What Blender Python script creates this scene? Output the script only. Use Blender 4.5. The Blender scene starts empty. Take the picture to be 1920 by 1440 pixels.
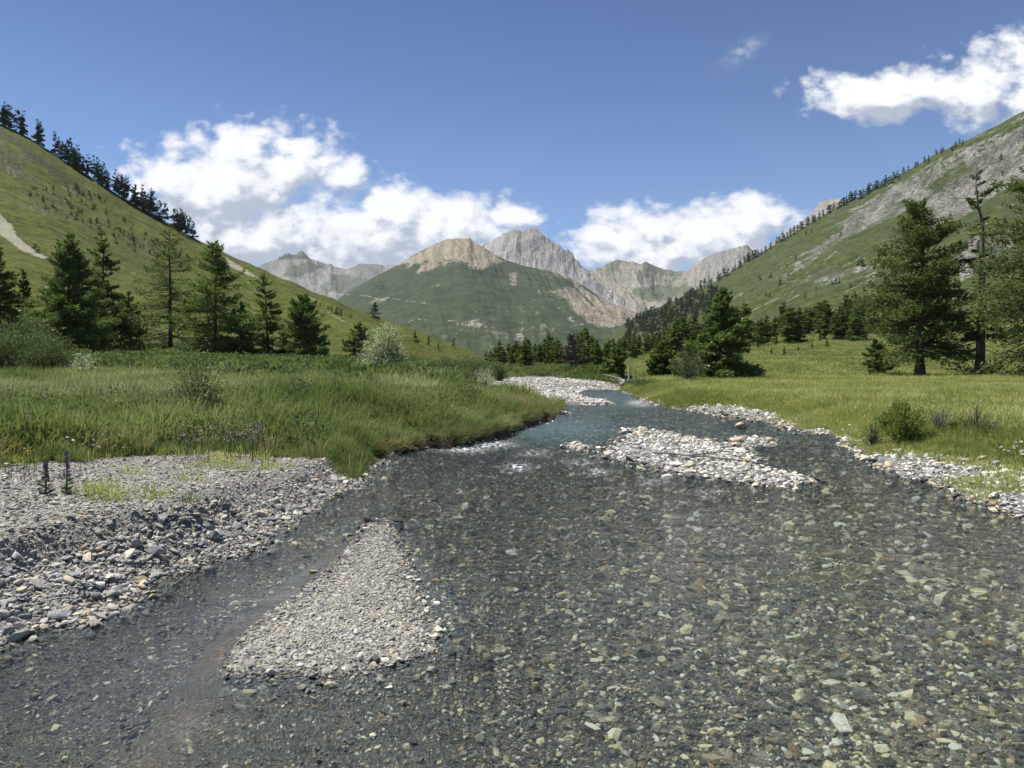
import bpy, math, random
import numpy as np
from mathutils import Vector
from mathutils.bvhtree import BVHTree

SC = bpy.context.scene
COL = SC.collection
rng = np.random.default_rng(7)
R = math.radians

# ------------------------------------------------------------------ camera
F = 1386.0                      # focal length in pixels of a 1920-wide frame
CAM_H = 2.2
PITCH = math.atan(45.0 / F)
cd = bpy.data.cameras.new('camera')
cam = bpy.data.objects.new('camera', cd)
COL.objects.link(cam)
cam.location = (0, 0, CAM_H)
cam.rotation_euler = (R(90) - PITCH, 0, 0)
cd.sensor_width = 36.0
cd.lens = 36.0 * F / 1920.0
cd.clip_start = 0.1
cd.clip_end = 30000
SC.camera = cam

# ------------------------------------------------------------------ light and exposure
SUN_EL, SUN_AZ = R(63), R(-70)   # azimuth measured from +Y towards +X
sv = Vector((math.sin(SUN_AZ) * math.cos(SUN_EL), math.cos(SUN_AZ) * math.cos(SUN_EL), math.sin(SUN_EL)))
sd = bpy.data.lights.new('sun', 'SUN')
sd.energy = 4.2
sd.angle = R(0.53)
sd.color = (1.0, 0.96, 0.9)
sun = bpy.data.objects.new('sun', sd)
COL.objects.link(sun)
sun.rotation_euler = sv.to_track_quat('Z', 'Y').to_euler()
SC.view_settings.view_transform = 'Standard'
SC.view_settings.look = 'None'
SC.view_settings.exposure = 1.0
SC.view_settings.gamma = 1.0
SC.view_settings.use_curve_mapping = False
cy = SC.cycles
cy.use_denoising = True
cy.max_bounces = 5
cy.diffuse_bounces = 2
cy.glossy_bounces = 2
cy.transmission_bounces = 3
cy.transparent_max_bounces = 10
cy.caustics_reflective = False
cy.sample_clamp_indirect = 4.0
cy.adaptive_threshold = 0.01

# ------------------------------------------------------------------ projection of the photograph's pixels
CP, SP = math.cos(PITCH), math.sin(PITCH)

def ray(px, py):
    """direction per metre of depth along +Y: x, z"""
    cx = (np.asarray(px, float) - 960) / F
    cyy = (720 - np.asarray(py, float)) / F
    dy = CP + SP * cyy
    return cx / dy, (CP * cyy - SP) / dy

def P(px, py, Y):
    a, b = ray(px, py)
    return np.stack([a * Y, np.zeros_like(a) + Y, CAM_H + b * Y], -1)

def G(px, py, z=0.0):
    a, b = ray(px, py)
    Y = (z - CAM_H) / b
    return np.stack([a * Y, Y], -1)

def proj(X, Y, Z):
    dz = Z - CAM_H
    dep = CP * Y - SP * dz
    up = SP * Y + CP * dz
    return 960 + F * X / dep, 720 - F * up / dep

def sdf(X, Y, poly):
    """signed distance, positive inside"""
    X = np.asarray(X, float); Y = np.asarray(Y, float)
    d2 = np.full(X.shape, 1e18); ins = np.zeros(X.shape, bool)
    n = len(poly)
    for i in range(n):
        ax, ay = poly[i]; bx, by = poly[(i + 1) % n]
        ex, ey = bx - ax, by - ay
        t = np.clip(((X - ax) * ex + (Y - ay) * ey) / (ex * ex + ey * ey + 1e-12), 0, 1)
        qx, qy = X - ax - t * ex, Y - ay - t * ey
        d2 = np.minimum(d2, qx * qx + qy * qy)
        if ay != by:
            c = (ay > Y) != (by > Y)
            ins ^= c & (X < ex * (Y - ay) / (by - ay) + ax)
    d = np.sqrt(d2)
    return np.where(ins, d, -d)

def hash2(ix, iy, seed):
    h = (ix.astype(np.int64) * 374761393 + iy.astype(np.int64) * 668265263 + seed * 1442695041) & 0xffffffff
    h = ((h ^ (h >> 13)) * 1274126177) & 0xffffffff
    return ((h ^ (h >> 16)) & 0xffff) / 65535.0

def vnoise(x, y, seed=0):
    x = np.asarray(x, float); y = np.asarray(y, float)
    ix, iy = np.floor(x), np.floor(y)
    fx, fy = x - ix, y - iy
    fx = fx * fx * (3 - 2 * fx); fy = fy * fy * (3 - 2 * fy)
    a = hash2(ix, iy, seed); b = hash2(ix + 1, iy, seed); c = hash2(ix, iy + 1, seed); d = hash2(ix + 1, iy + 1, seed)
    return (a + (b - a) * fx) * (1 - fy) + (c + (d - c) * fx) * fy

def fbm(x, y, oct=4, seed=0, gain=0.5):
    v = 0; amp = 1; tot = 0
    for i in range(oct):
        v = v + amp * (vnoise(x * 2 ** i + 17.3 * i, y * 2 ** i - 9.1 * i, seed + i) - 0.5); tot += amp; amp *= gain
    return v / tot * 2

def ridged(x, y, oct=5, seed=0):
    v = 0; amp = 1; tot = 0
    for i in range(oct):
        v = v + amp * (1 - np.abs(2 * vnoise(x * 2 ** i + 3.7 * i, y * 2 ** i + 5.9 * i, seed + i) - 1)); tot += amp; amp *= 0.5
    return v / tot

def sstep(a, b, x):
    t = np.clip((x - a) / (b - a), 0, 1)
    return t * t * (3 - 2 * t)

# ------------------------------------------------------------------ node helper
class NT:
    def __init__(s, tree):
        s.t = tree
    def n(s, typ, **kw):
        x = s.t.nodes.new(typ)
        for k, v in kw.items():
            setattr(x, k, v)
        return x
    def put(s, sock, v):
        if hasattr(v, 'is_linked') or hasattr(v, 'links'):
            s.t.links.new(v, sock)
        else:
            if sock.type == 'RGBA' and len(v) == 3: v = (*v, 1)
            sock.default_value = v
    def m(s, op, a, b=None, c=None, clamp=False):
        x = s.n('ShaderNodeMath', operation=op, use_clamp=clamp)
        for i, v in enumerate((a, b, c)):
            if v is not None: s.put(x.inputs[i], v)
        return x.outputs[0]
    def vm(s, op, a, b=None):
        x = s.n('ShaderNodeVectorMath', operation=op)
        s.put(x.inputs[0], a)
        if b is not None: s.put(x.inputs[1], b)
        return x.outputs[0]
    def mix(s, f, a, b, blend='MIX'):
        x = s.n('ShaderNodeMix', data_type='RGBA', blend_type=blend)
        s.put(x.inputs[0], f); s.put(x.inputs[6], a); s.put(x.inputs[7], b)
        return x.outputs[2]
    def step(s, v, a, b, lo=0.0, hi=1.0, kind='SMOOTHSTEP'):
        x = s.n('ShaderNodeMapRange', interpolation_type=kind)
        s.put(x.inputs[0], v)
        for i, q in zip((1, 2, 3, 4), (a, b, lo, hi)): s.put(x.inputs[i], q)
        return x.outputs[0]
    def noise(s, vec, scale, detail=4, rough=0.55, dist=0.0, out=0):
        x = s.n('ShaderNodeTexNoise')
        if vec is not None: s.put(x.inputs['Vector'], vec)
        s.put(x.inputs['Scale'], scale); s.put(x.inputs['Detail'], float(detail)); s.put(x.inputs['Roughness'], rough); s.put(x.inputs['Distortion'], dist)
        return x.outputs[out]
    def vor(s, vec, scale, feature='F1', rnd=1.0, out=0):
        x = s.n('ShaderNodeTexVoronoi', feature=feature)
        s.put(x.inputs['Vector'], vec); s.put(x.inputs['Scale'], scale); s.put(x.inputs['Randomness'], rnd)
        return x.outputs[out]
    def attr(s, name, out='Fac', typ='GEOMETRY'):
        x = s.n('ShaderNodeAttribute', attribute_name=name, attribute_type=typ)
        return x.outputs[out]
    def scale(s, vec, v):
        x = s.n('ShaderNodeVectorMath', operation='MULTIPLY')
        s.put(x.inputs[0], vec); s.put(x.inputs[1], v)
        return x.outputs[0]
    def ramp(s, f, stops, interp='LINEAR'):
        x = s.n('ShaderNodeValToRGB')
        cr = x.color_ramp; cr.interpolation = interp
        while len(cr.elements) < len(stops): cr.elements.new(0.5)
        for e, (p, c) in zip(cr.elements, stops):
            e.position = p; e.color = (*c, 1)
        s.put(x.inputs[0], f)
        return x.outputs[0]
    def bump(s, h, strength=0.5, dist=0.1):
        x = s.n('ShaderNodeBump')
        s.put(x.inputs['Height'], h); s.put(x.inputs['Strength'], strength); s.put(x.inputs['Distance'], dist)
        return x.outputs[0]

def material(name, rough=0.9, spec=0.2):
    m = bpy.data.materials.new(name); m.use_nodes = True
    nt = NT(m.node_tree)
    b = m.node_tree.nodes['Principled BSDF']
    b.inputs['Roughness'].default_value = rough
    b.inputs['Specular IOR Level'].default_value = spec
    return m, nt, b

# ------------------------------------------------------------------ sky with cumulus clouds
w = bpy.data.worlds.new('World'); SC.world = w; w.use_nodes = True
def build_sky():
    t = NT(w.node_tree)
    bg = w.node_tree.nodes['Background']
    sky = t.n('ShaderNodeTexSky', sky_type='NISHITA', sun_disc=False)
    sky.sun_elevation = SUN_EL; sky.sun_rotation = SUN_AZ
    sky.altitude = 2000; sky.air_density = 1.0; sky.dust_density = 0.4; sky.ozone_density = 1.6
    # the density of cloud in a direction, as a group: vector in (x/y, z/y)
    g = bpy.data.node_groups.new('cloud_density', 'ShaderNodeTree')
    g.interface.new_socket('Vec', in_out='INPUT', socket_type='NodeSocketVector')
    g.interface.new_socket('Dens', in_out='OUTPUT', socket_type='NodeSocketFloat')
    g.interface.new_socket('Low', in_out='OUTPUT', socket_type='NodeSocketFloat')
    q = NT(g); gi = q.n('NodeGroupInput'); go = q.n('NodeGroupOutput')
    v = gi.outputs[0]
    warp = q.noise(v, 9.0, 2, out=1)
    vw = q.vm('ADD', v, q.scale(q.vm('SUBTRACT', warp, (0.5, 0.5, 0.5)), (0.035, 0.02, 0)))
    sx = q.n('ShaderNodeSeparateXYZ'); q.put(sx.inputs[0], vw)
    best = None; low = None
    for px, py, rx, ry in CLOUDS:
        u0, w0 = ray(px, py)
        a = q.m('DIVIDE', q.m('SUBTRACT', sx.outputs[0], float(u0)), rx / F)
        b = q.m('DIVIDE', q.m('SUBTRACT', sx.outputs[1], float(w0)), ry / F)
        r = q.m('SQRT', q.m('ADD', q.m('MULTIPLY', a, a), q.m('MULTIPLY', b, b)))
        mk = q.m('SUBTRACT', 1.0, r)
        best = mk if best is None else q.m('MAXIMUM', best, mk)
    for px, py, rx, ry, k in SHADES:
        u0, w0 = ray(px, py)
        a = q.m('DIVIDE', q.m('SUBTRACT', sx.outputs[0], float(u0)), rx / F)
        b = q.m('DIVIDE', q.m('SUBTRACT', sx.outputs[1], float(w0)), ry / F)
        lw = q.m('MULTIPLY', q.m('EXPONENT', q.m('MULTIPLY', q.m('ADD', q.m('MULTIPLY', a, a), q.m('MULTIPLY', b, b)), -1.0)), k)
        low = lw if low is None else q.m('MAXIMUM', low, lw)
    n1 = q.noise(q.scale(v, (1.0, 1.35, 1)), 11.0, 8, 0.55, 0.3)
    n2 = q.noise(q.scale(v, (1.0, 1.5, 1)), 36.0, 6, 0.58)
    n = q.m('ADD', q.m('MULTIPLY', n1, 0.62), q.m('MULTIPLY', n2, 0.38))
    bl = q.m('ADD', q.m('MULTIPLY', q.m('SUBTRACT', 0.45, q.vor(q.vm('ADD', v, q.scale(q.vm('SUBTRACT', warp, (0.5, 0.5, 0.5)), (0.05, 0.05, 0))), 24.0)), 0.42), q.m('MULTIPLY', q.m('SUBTRACT', 0.45, q.vor(vw, 58.0)), 0.26))
    n = q.m('ADD', q.m('ADD', q.m('MULTIPLY', n1, 0.62), q.m('MULTIPLY', n2, 0.38)), q.m('MULTIPLY', bl, 0.30))
    d = q.m('ADD', q.m('MULTIPLY', q.m('MAXIMUM', best, -0.9), 1.15), q.m('MULTIPLY', q.m('SUBTRACT', n, 0.5), 3.0))
    q.put(go.inputs[0], q.m('SUBTRACT', d, 0.10)); q.put(go.inputs[1], low)
    tc = t.n('ShaderNodeTexCoord')
    s = t.n('ShaderNodeSeparateXYZ'); t.put(s.inputs[0], tc.outputs['Generated'])
    yy = t.m('MAXIMUM', s.outputs[1], 0.02)
    c = t.n('ShaderNodeCombineXYZ')
    t.put(c.inputs[0], t.m('DIVIDE', s.outputs[0], yy)); t.put(c.inputs[1], t.m('DIVIDE', s.outputs[2], yy))
    def dens(vec):
        x = t.n('ShaderNodeGroup'); x.node_tree = g; t.put(x.inputs[0], vec); return x.outputs
    d0 = dens(c.outputs[0])
    d1 = dens(t.vm('ADD', c.outputs[0], (-0.010, 0.020, 0)))
    alpha = t.m('MULTIPLY', t.step(d0[0], -0.12, 0.55), t.step(s.outputs[1], 0.05, 0.2))
    alpha = t.m('POWER', alpha, 0.8)
    # a thin wisp of high cloud
    sc_ = t.n('ShaderNodeSeparateXYZ'); t.put(sc_.inputs[0], c.outputs[0]); u0, w0 = ray(1392, 97)
    du = t.m('SUBTRACT', sc_.outputs[0], float(u0)); dw_ = t.m('SUBTRACT', sc_.outputs[1], float(w0))
    a_ = t.m('ADD', t.m('MULTIPLY', du, 0.80), t.m('MULTIPLY', dw_, 0.60)); b_ = t.m('SUBTRACT', t.m('MULTIPLY', dw_, 0.80), t.m('MULTIPLY', du, 0.60))
    wisp = t.m('EXPONENT', t.m('MULTIPLY', t.m('ADD', t.m('POWER', t.m('ABSOLUTE', t.m('DIVIDE', a_, 0.028)), 2.0), t.m('POWER', t.m('ABSOLUTE', t.m('DIVIDE', b_, 0.010)), 2.0)), -1.0))
    alpha = t.m('MAXIMUM', alpha, t.m('MULTIPLY', wisp, t.step(t.noise(t.scale(c.outputs[0], (1, 1, 1)), 60.0, 4), 0.3, 0.75, 0.0, 0.42)))
    lit = t.m('ADD', 0.62, t.m('MULTIPLY', t.m('SUBTRACT', d0[0], d1[0]), 1.5))
    lit = t.m('SUBTRACT', lit, d0[1])
    lit = t.m('SUBTRACT', lit, t.m('MULTIPLY', t.m('MAXIMUM', t.m('SUBTRACT', d0[0], 0.45), 0.0), 0.07), clamp=True)
    ccol = t.ramp(lit, [(0.0, (0.42, 0.47, 0.56)), (0.35, (0.60, 0.65, 0.73)), (0.62, (0.82, 0.85, 0.90)), (1.0, (1.0, 1.0, 1.0))])
    skyc = t.mix(1.0, sky.outputs[0], t.mix(t.step(s.outputs[2], 0.10, 0.52), SKY_TINT, tuple(v * k for v, k in zip(SKY_TINT, (0.56, 0.63, 0.74)))), 'MULTIPLY')
    out = t.mix(alpha, skyc, t.mix(1.0, ccol, (1 / SKY_STR * 0.55,) * 3, 'MULTIPLY'))
    t.put(bg.inputs[0], out); bg.inputs[1].default_value = SKY_STR
SKY_STR = 0.1
SKY_TINT = (0.43, 0.53, 0.66)
SHADES = [(470, 415, 130, 30, 0.34), (330, 400, 60, 40, 0.2), (420, 465, 120, 22, 0.3), (690, 462, 200, 26, 0.22), (560, 440, 60, 20, 0.25), (1250, 475, 170, 22, 0.2), (1385, 452, 80, 18, 0.2), (1700, 205, 160, 12, 0.2), (600, 500, 250, 14, 0.3)]
CLOUDS = [(430, 355, 215, 140), (545, 310, 140, 95), (455, 285, 90, 60), (330, 345, 130, 70), (640, 330, 60, 40), (480, 440, 260, 110),
          (700, 450, 340, 110), (735, 405, 130, 65), (840, 432, 180, 85), (955, 405, 75, 32),
          (1200, 468, 200, 92), (1320, 450, 190, 90), (1405, 420, 120, 72), (1120, 440, 80, 30),
          (1640, 185, 185, 52), (1850, 165, 150, 90), (1740, 165, 120, 50), (1950, 170, 160, 110)]
build_sky()
w.cycles.sampling_method = 'NONE'

# ------------------------------------------------------------------ mesh helpers
def mesh_np(name, V, Fq, mats=(), attrs=None, smooth=True, midx=None):
    """V (n,3); Fq (m,3) or (m,4) int array or a list of both"""
    me = bpy.data.meshes.new(name)
    V = np.asarray(V, np.float32)
    if not isinstance(Fq, (list, tuple)): Fq = [Fq]
    Fq = [np.asarray(f, np.int32) for f in Fq if len(f)]
    me.vertices.add(len(V)); me.vertices.foreach_set('co', V.ravel())
    loops = np.concatenate([f.ravel() for f in Fq])
    cnt = np.concatenate([np.full(len(f), f.shape[1], np.int32) for f in Fq])
    start = np.concatenate([[0], np.cumsum(cnt)[:-1]]).astype(np.int32)
    me.loops.add(len(loops)); me.loops.foreach_set('vertex_index', loops)
    me.polygons.add(len(cnt)); me.polygons.foreach_set('loop_start', start); me.polygons.foreach_set('loop_total', cnt)
    me.polygons.foreach_set('use_smooth', np.full(len(cnt), smooth))
    if midx is not None: me.polygons.foreach_set('material_index', np.asarray(midx, np.int32))
    for m in mats: me.materials.append(m)
    for k, v in (attrs or {}).items():
        v = np.asarray(v, np.float32)
        if v.ndim == 1:
            me.attributes.new(k, 'FLOAT', 'POINT').data.foreach_set('value', v)
        else:
            me.attributes.new(k, 'FLOAT_VECTOR', 'POINT').data.foreach_set('vector', v.ravel())
    me.update(calc_edges=True)
    return me

def link(name, me, parent=None, **props):
    o = bpy.data.objects.new(name, me); COL.objects.link(o)
    if parent is not None: o.parent = parent
    for k, v in props.items(): o[k] = v
    return o

def grid_faces(nr, nc):
    i = np.arange(nr * nc).reshape(nr, nc)
    return np.stack([i[:-1, :-1], i[:-1, 1:], i[1:, 1:], i[1:, :-1]], -1).reshape(-1, 4)

# ------------------------------------------------------------------ the valley floor: shorelines read off the photograph (waterline, z = 0)
def gp(pts, z=0.0):
    return [tuple(G(x, y, z)) for x, y in pts]
L_SHORE = [(-900, 1700), (-300, 1330), (0, 1207), (30, 1193), (63, 1180), (137, 1173), (157, 1150), (213, 1137), (240, 1127), (267, 1117), (293, 1090),
           (343, 1078), (387, 1057), (430, 1047), (490, 1032), (510, 1007), (550, 980), (580, 960), (633, 930), (660, 918), (687, 890),
           (723, 857), (790, 842), (853, 840), (940, 822), (973, 805), (1033, 787), (1053, 773), (1056, 759), (1100, 761), (1154, 758),
           (1129, 749), (1089, 745), (1085, 738), (1091, 731), (1160, 732)]
LAND_L = gp(L_SHORE) + [(14, 70), (-10, 400), (-900, 400), (-900, 1)]
R_SHORE = [(1162, 732.5), (1180, 740), (1200, 746), (1203, 755), (1232, 761), (1257, 764), (1297, 771), (1357, 780), (1390, 789), (1430, 792), (1460, 794),
           (1475, 806), (1491, 807), (1520, 812), (1563, 818), (1585, 831), (1604, 843), (1625, 860), (1649, 874), (1676, 888), (1700, 896),
           (1760, 910), (1795, 929), (1834, 943), (1867, 953), (1898, 965), (1960, 985), (2200, 1060), (2900, 1200)]
LAND_R = gp(R_SHORE) + [(900, 2), (900, 400), (-12, 400), (12.2, 72)]
BAR_MID = gp([(1167, 806), (1190, 804), (1220, 805), (1247, 810), (1272, 815), (1305, 822), (1340, 830), (1365, 838), (1397, 845), (1415, 855), (1418, 870),
              (1440, 875), (1467, 887), (1500, 900), (1485, 912), (1440, 910), (1390, 904), (1340, 899), (1285, 890), (1245, 882), (1200, 872), (1165, 865),
              (1110, 857), (1147, 847), (1147, 840), (1170, 835), (1157, 826), (1187, 820), (1175, 810)])
BAR_SMALL = gp([(1062, 838), (1085, 831), (1105, 840), (1107, 847), (1080, 846)])
BAR_ROCKS = gp([(1362, 832), (1372, 820), (1400, 818), (1430, 824), (1458, 830), (1440, 838), (1400, 838)])
BAR_NEAR = gp([(700, 975), (665, 1012), (632, 1050), (600, 1080), (560, 1112), (520, 1140), (485, 1168), (450, 1200), (432, 1230), (425, 1262), (480, 1262),
               (550, 1258), (620, 1262), (690, 1258), (750, 1240), (800, 1215), (806, 1185), (796, 1140), (782, 1110), (766, 1070), (748, 1025), (722, 985)])
SHELF = gp([(430, 1230), (330, 1370), (280, 1440), (180, 1700), (1150, 1700), (1000, 1440), (900, 1330), (800, 1200), (700, 1200)])
SILT = gp([(660, 1020), (600, 1085), (520, 1145), (452, 1200), (425, 1262), (405, 1310), (330, 1370), (270, 1440), (180, 1440), (280, 1330), (360, 1230), (430, 1160), (540, 1080), (620, 1020)])
GRASS_L = gp([(-1500, 930), (-400, 905), (0, 880), (40, 872), (140, 866), (230, 852), (330, 845), (420, 838), (600, 842), (690, 852)], 0.5) + \
          gp([(735, 851), (790, 839), (853, 836), (940, 818), (973, 801), (1033, 783), (1050, 771), (1048, 769), (1036, 766), (1000, 765), (960, 763), (920, 758), (895, 748), (900, 735),
              (930, 724), (955, 718), (985, 713), (1040, 713), (1062, 720), (1110, 722), (1160, 726)]) + [(14, 90), (-10, 400), (-900, 400), (-900, 8)]
GRASS_R = gp([(1164, 731), (1186, 739), (1206, 744), (1212, 751), (1240, 759), (1275, 764), (1300, 764), (1350, 766), (1400, 772), (1440, 778), (1480, 790), (1500, 800),
              (1560, 806), (1600, 820)], 0.1) + gp([(1640, 830), (1700, 832), (1760, 838), (1850, 850), (1920, 865), (2100, 900), (2700, 960)], 0.35) + \
          [(900, 5), (900, 400), (-12, 400), (12, 75)]

def land_sdf(x, y):
    w_ = 0.10 * fbm(x * 2.3, y * 2.3, 3, 401) + 0.16 * fbm(x * 0.8, y * 0.8, 2, 405); x = x + w_; y = y + 0.15 * fbm(x * 1.9, y * 1.9, 3, 403)
    return sdf(x, y, LAND_L), sdf(x, y, LAND_R), np.maximum(np.maximum(sdf(x, y, BAR_MID), sdf(x, y, BAR_NEAR)), np.maximum(sdf(x, y, BAR_SMALL), sdf(x, y, BAR_ROCKS)))

def terrain(x, y, full=False):
    """height of the ground; with full also the masks"""
    x = np.asarray(x, float); y = np.asarray(y, float)
    dl, dr, db = land_sdf(x, y)
    gl = sdf(x, y, GRASS_L); gr = sdf(x, y, GRASS_R)
    dw = -np.maximum(np.maximum(dl, dr), db)
    sh = sstep(-0.35, 0.55, sdf(x, y, SHELF))
    bed = -0.30 * (1 - np.exp(-(np.maximum(dw, 0) / 0.95) ** 1.3)) * (1 - 0.93 * sh) - 0.012 * sstep(0, 0.1, dw)
    n1 = fbm(x * 0.9, y * 0.9, 4, 3); n2 = fbm(x * 0.07, y * 0.07, 3, 11); n3 = fbm(x * 3.1, y * 3.1, 3, 21)
    bed = bed + 0.025 * n1 * np.clip(dw, 0, 1) + 0.006 * n3 * np.clip(dw * 3, 0, 1)
    # left
    pl = np.maximum(dl, 0)
    amp = np.interp(y, [4, 6.5, 9, 12, 16, 18], [0.62, 0.6, 0.5, 0.36, 0.28, 0.32])
    wid = np.interp(y, [4, 8, 14, 17, 18.5], [0.95, 0.9, 0.7, 0.40, 0.14]) * (1 + 0.45 * fbm(x * 1.1, y * 1.1, 3, 5))
    tl = np.clip(pl / wid, 0, 1.6)
    hl = amp * (sstep(0, 1.0, tl) * 0.55 + sstep(0.62, 1.15, tl) * 0.45)
    far = sstep(30, 40, y)
    hl = hl * (1 - far) + far * (0.22 * sstep(0, 3.5, pl) + 0.25 * sstep(0.0, 2.0, gl))
    hl = hl + 0.03 * np.minimum(pl, 6) * sstep(0.3, 3, pl) + 0.0007 * np.clip(y - 15, 0, 85) * np.clip(-x, 0, 70) + 0.002 * np.clip(y - 40, 0, 100)
    hl = hl + 0.16 * sstep(0, 2.5, gl) * (1 - 0.4 * far)
    # right
    pr = np.maximum(dr, 0)
    hr = 0.20 * (1 - np.exp(-pr / 0.8)) + 0.22 * sstep(-0.2, 2.2, gr)
    lat = np.maximum(x - 6, 0)
    hr = hr + 0.004 * np.maximum(y - 20, 0) + 0.0018 * lat / (1 + lat / 100) * np.clip(y - 68, 0, 125)
    # bars
    pb = np.maximum(db, 0)
    hb = np.where(y < 12, 0.10, 0.11) * (1 - np.exp(-(pb / np.where(y < 12, 0.9, 1.1)) ** 1.4))
    h = np.where(dl > 0, hl, np.where(dr > 0, hr, np.where(db > 0, hb, bed)))
    land = np.maximum(np.maximum(dl, dr), db)
    h = h + np.where(land > 0, (0.035 * n1 + 0.012 * n3) * np.clip(land, 0, 1), 0) + np.where((gl > 0) | (gr > 0), 0.25 * n2 * np.clip(np.maximum(gl, gr) / 6, 0, 1), 0)
    h = h - 0.008 * np.maximum(y - 150, 0) * (1 - sstep(30, 120, x)) - 0.012 * np.maximum(y - 420, 0)
    if full:
        return h, dict(dl=dl, dr=dr, db=db, gl=gl, gr=gr, dw=dw, sh=sh, land=land)
    return h

ROWS = np.concatenate([[-3000, -100, -6], np.exp(np.linspace(math.log(1.2), math.log(90), 560)), np.exp(np.linspace(math.log(91.5), math.log(7000), 130))])
HALF = np.concatenate([[7000, 400, 40], np.maximum(3.0 * ROWS[3:], 3.6)])
c0 = np.linspace(-0.30, 0.30, 520)
COLS = np.concatenate([np.linspace(-1, -0.31, 46), c0, np.linspace(0.31, 1, 46)])
gx = HALF[:, None] * COLS[None, :]; gy = np.repeat(ROWS[:, None], len(COLS), 1)
gz, GM = terrain(gx, gy, True)
gz[:3] = np.where(np.abs(gx[:3]) < 15, -0.3, 0.4)

# ---- ground material: stream gravel, dry gravel, turf; stones come as their own pieces on top
def stone_col(t, rnd):
    return t.ramp(rnd, [(0.0, (0.10, 0.115, 0.13)), (0.22, (0.20, 0.205, 0.21)), (0.45, (0.30, 0.30, 0.29)), (0.62, (0.37, 0.365, 0.345)), (0.78, (0.42, 0.385, 0.29)), (0.9, (0.30, 0.21, 0.13)), (1.0, (0.52, 0.50, 0.42))])

def ground_material():
    m, t, b = material('valley_ground', 0.9, 0.25)
    geo = t.n('ShaderNodeNewGeometry'); pos = geo.outputs['Position']
    sp = t.n('ShaderNodeSeparateXYZ'); t.put(sp.inputs[0], pos); z = sp.outputs[2]
    wp = t.vm('ADD', pos, t.scale(t.vm('SUBTRACT', t.noise(pos, 9.0, 2, out=1), (.5, .5, .5)), (0.05, 0.05, 0.05)))
    v1 = t.n('ShaderNodeTexVoronoi'); t.put(v1.inputs['Vector'], wp); t.put(v1.inputs['Scale'], 26.0)
    v2 = t.n('ShaderNodeTexVoronoi'); t.put(v2.inputs['Vector'], wp); t.put(v2.inputs['Scale'], 62.0)
    big = t.step(t.noise(pos, 5.0, 3), 0.46, 0.56)
    r1 = t.n('ShaderNodeSeparateColor'); t.put(r1.inputs[0], v1.outputs['Color'])
    r2 = t.n('ShaderNodeSeparateColor'); t.put(r2.inputs[0], v2.outputs['Color'])
    c = t.mix(big, stone_col(t, r2.outputs[0]), stone_col(t, r1.outputs[0]))
    gap = t.mix(big, t.step(v2.outputs['Distance'], 0.25, 0.62), t.step(v1.outputs['Distance'], 0.3, 0.66))
    gs = t.n('ShaderNodeSeparateColor'); t.put(gs.inputs[0], gap)
    grav = t.mix(t.m('MULTIPLY', gs.outputs[0], 0.75), c, (0.11, 0.105, 0.095))
    # fine earthy gravel on the terraces
    fine = t.mix(t.noise(pos, 30.0, 5), (0.21, 0.195, 0.16), (0.38, 0.36, 0.31))
    grav = t.mix(t.m('MULTIPLY', t.attr('fine'), 0.75), grav, fine)
    # silt
    grav = t.mix(t.m('MULTIPLY', t.attr('silt'), t.step(t.noise(pos, 2.5, 3), 0.25, 0.5)), grav, t.mix(t.noise(pos, 14.0, 4), (0.30, 0.235, 0.18), (0.42, 0.335, 0.26)))
    # turf
    g1 = t.noise(pos, 0.35, 5); g2 = t.noise(pos, 4.0, 5)
    turf = t.mix(t.step(g1, 0.35, 0.65), (0.060, 0.080, 0.020), (0.115, 0.125, 0.036))
    turf = t.mix(t.step(g2, 0.3, 0.75), t.mix(1.0, turf, (0.55, 0.6, 0.5), 'MULTIPLY'), turf)
    gm = t.step(t.m('ADD', t.attr('grass'), t.m('MULTIPLY', t.m('SUBTRACT', t.noise(pos, 3.0, 5), 0.5), 1.4)), 0.35, 0.65)
    col = t.mix(gm, grav, turf)
    soil = t.mix(t.noise(pos, 12.0, 4), (0.035, 0.025, 0.017), (0.10, 0.075, 0.05))
    col = t.mix(t.attr('soil'), col, soil)
    wet = t.step(z, 0.035, -0.004)
    wm = t.mix(t.m('MULTIPLY', t.step(z, -0.02, -0.08), t.m('SUBTRACT', 1.0, t.attr('silt'))), (0.44, 0.43, 0.42), (0.42, 0.41, 0.39))
    col = t.mix(wet, col, t.mix(1.0, col, wm, 'MULTIPLY'))
    t.put(b.inputs['Base Color'], col)
    t.put(b.inputs['Roughness'], t.step(z, 0.03, 0.0, 0.92, 0.45))
    h = t.m('ADD', t.m('MULTIPLY', gs.outputs[0], -1.0), t.m('MULTIPLY', t.noise(pos, 25.0, 5), 0.6))
    t.put(b.inputs['Normal'], t.bump(h, 0.8, 0.03))
    return m
M_GROUND = ground_material()
gr_grass = np.clip(0.5 + np.maximum(GM['gl'], GM['gr']) / 0.9, 0, 1)
silt = sstep(-0.30, 0.40, sdf(gx, gy, SILT) + 0.25 * fbm(gx * 2.2, gy * 2.2, 4, 601)) * (GM['land'] < 0.02)
fine = sstep(0.45, 1.0, GM['dl']) * (gy < 30)
soil = sstep(0.55, 0.0, GM['dl']) * (GM['dl'] > -0.05) * sstep(16.5, 17.5, gy) * (gy < 34)
gm_ = mesh_np('ground', np.stack([gx, gy, gz], -1).reshape(-1, 3), grid_faces(*gx.shape), [M_GROUND],
              dict(grass=gr_grass.ravel(), silt=silt.ravel(), fine=fine.ravel(), soil=soil.ravel()))
link('ground', gm_, kind='structure')

# ------------------------------------------------------------------ hills and mountains: lofted from foot to crest, with a back slope
HIT = []        # (name, bvh)
def crest(pts):
    a = np.array(pts, float)
    return lambda px: (np.interp(px, a[:, 0], a[:, 1]), np.interp(px, a[:, 0], a[:, 2]))

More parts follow.
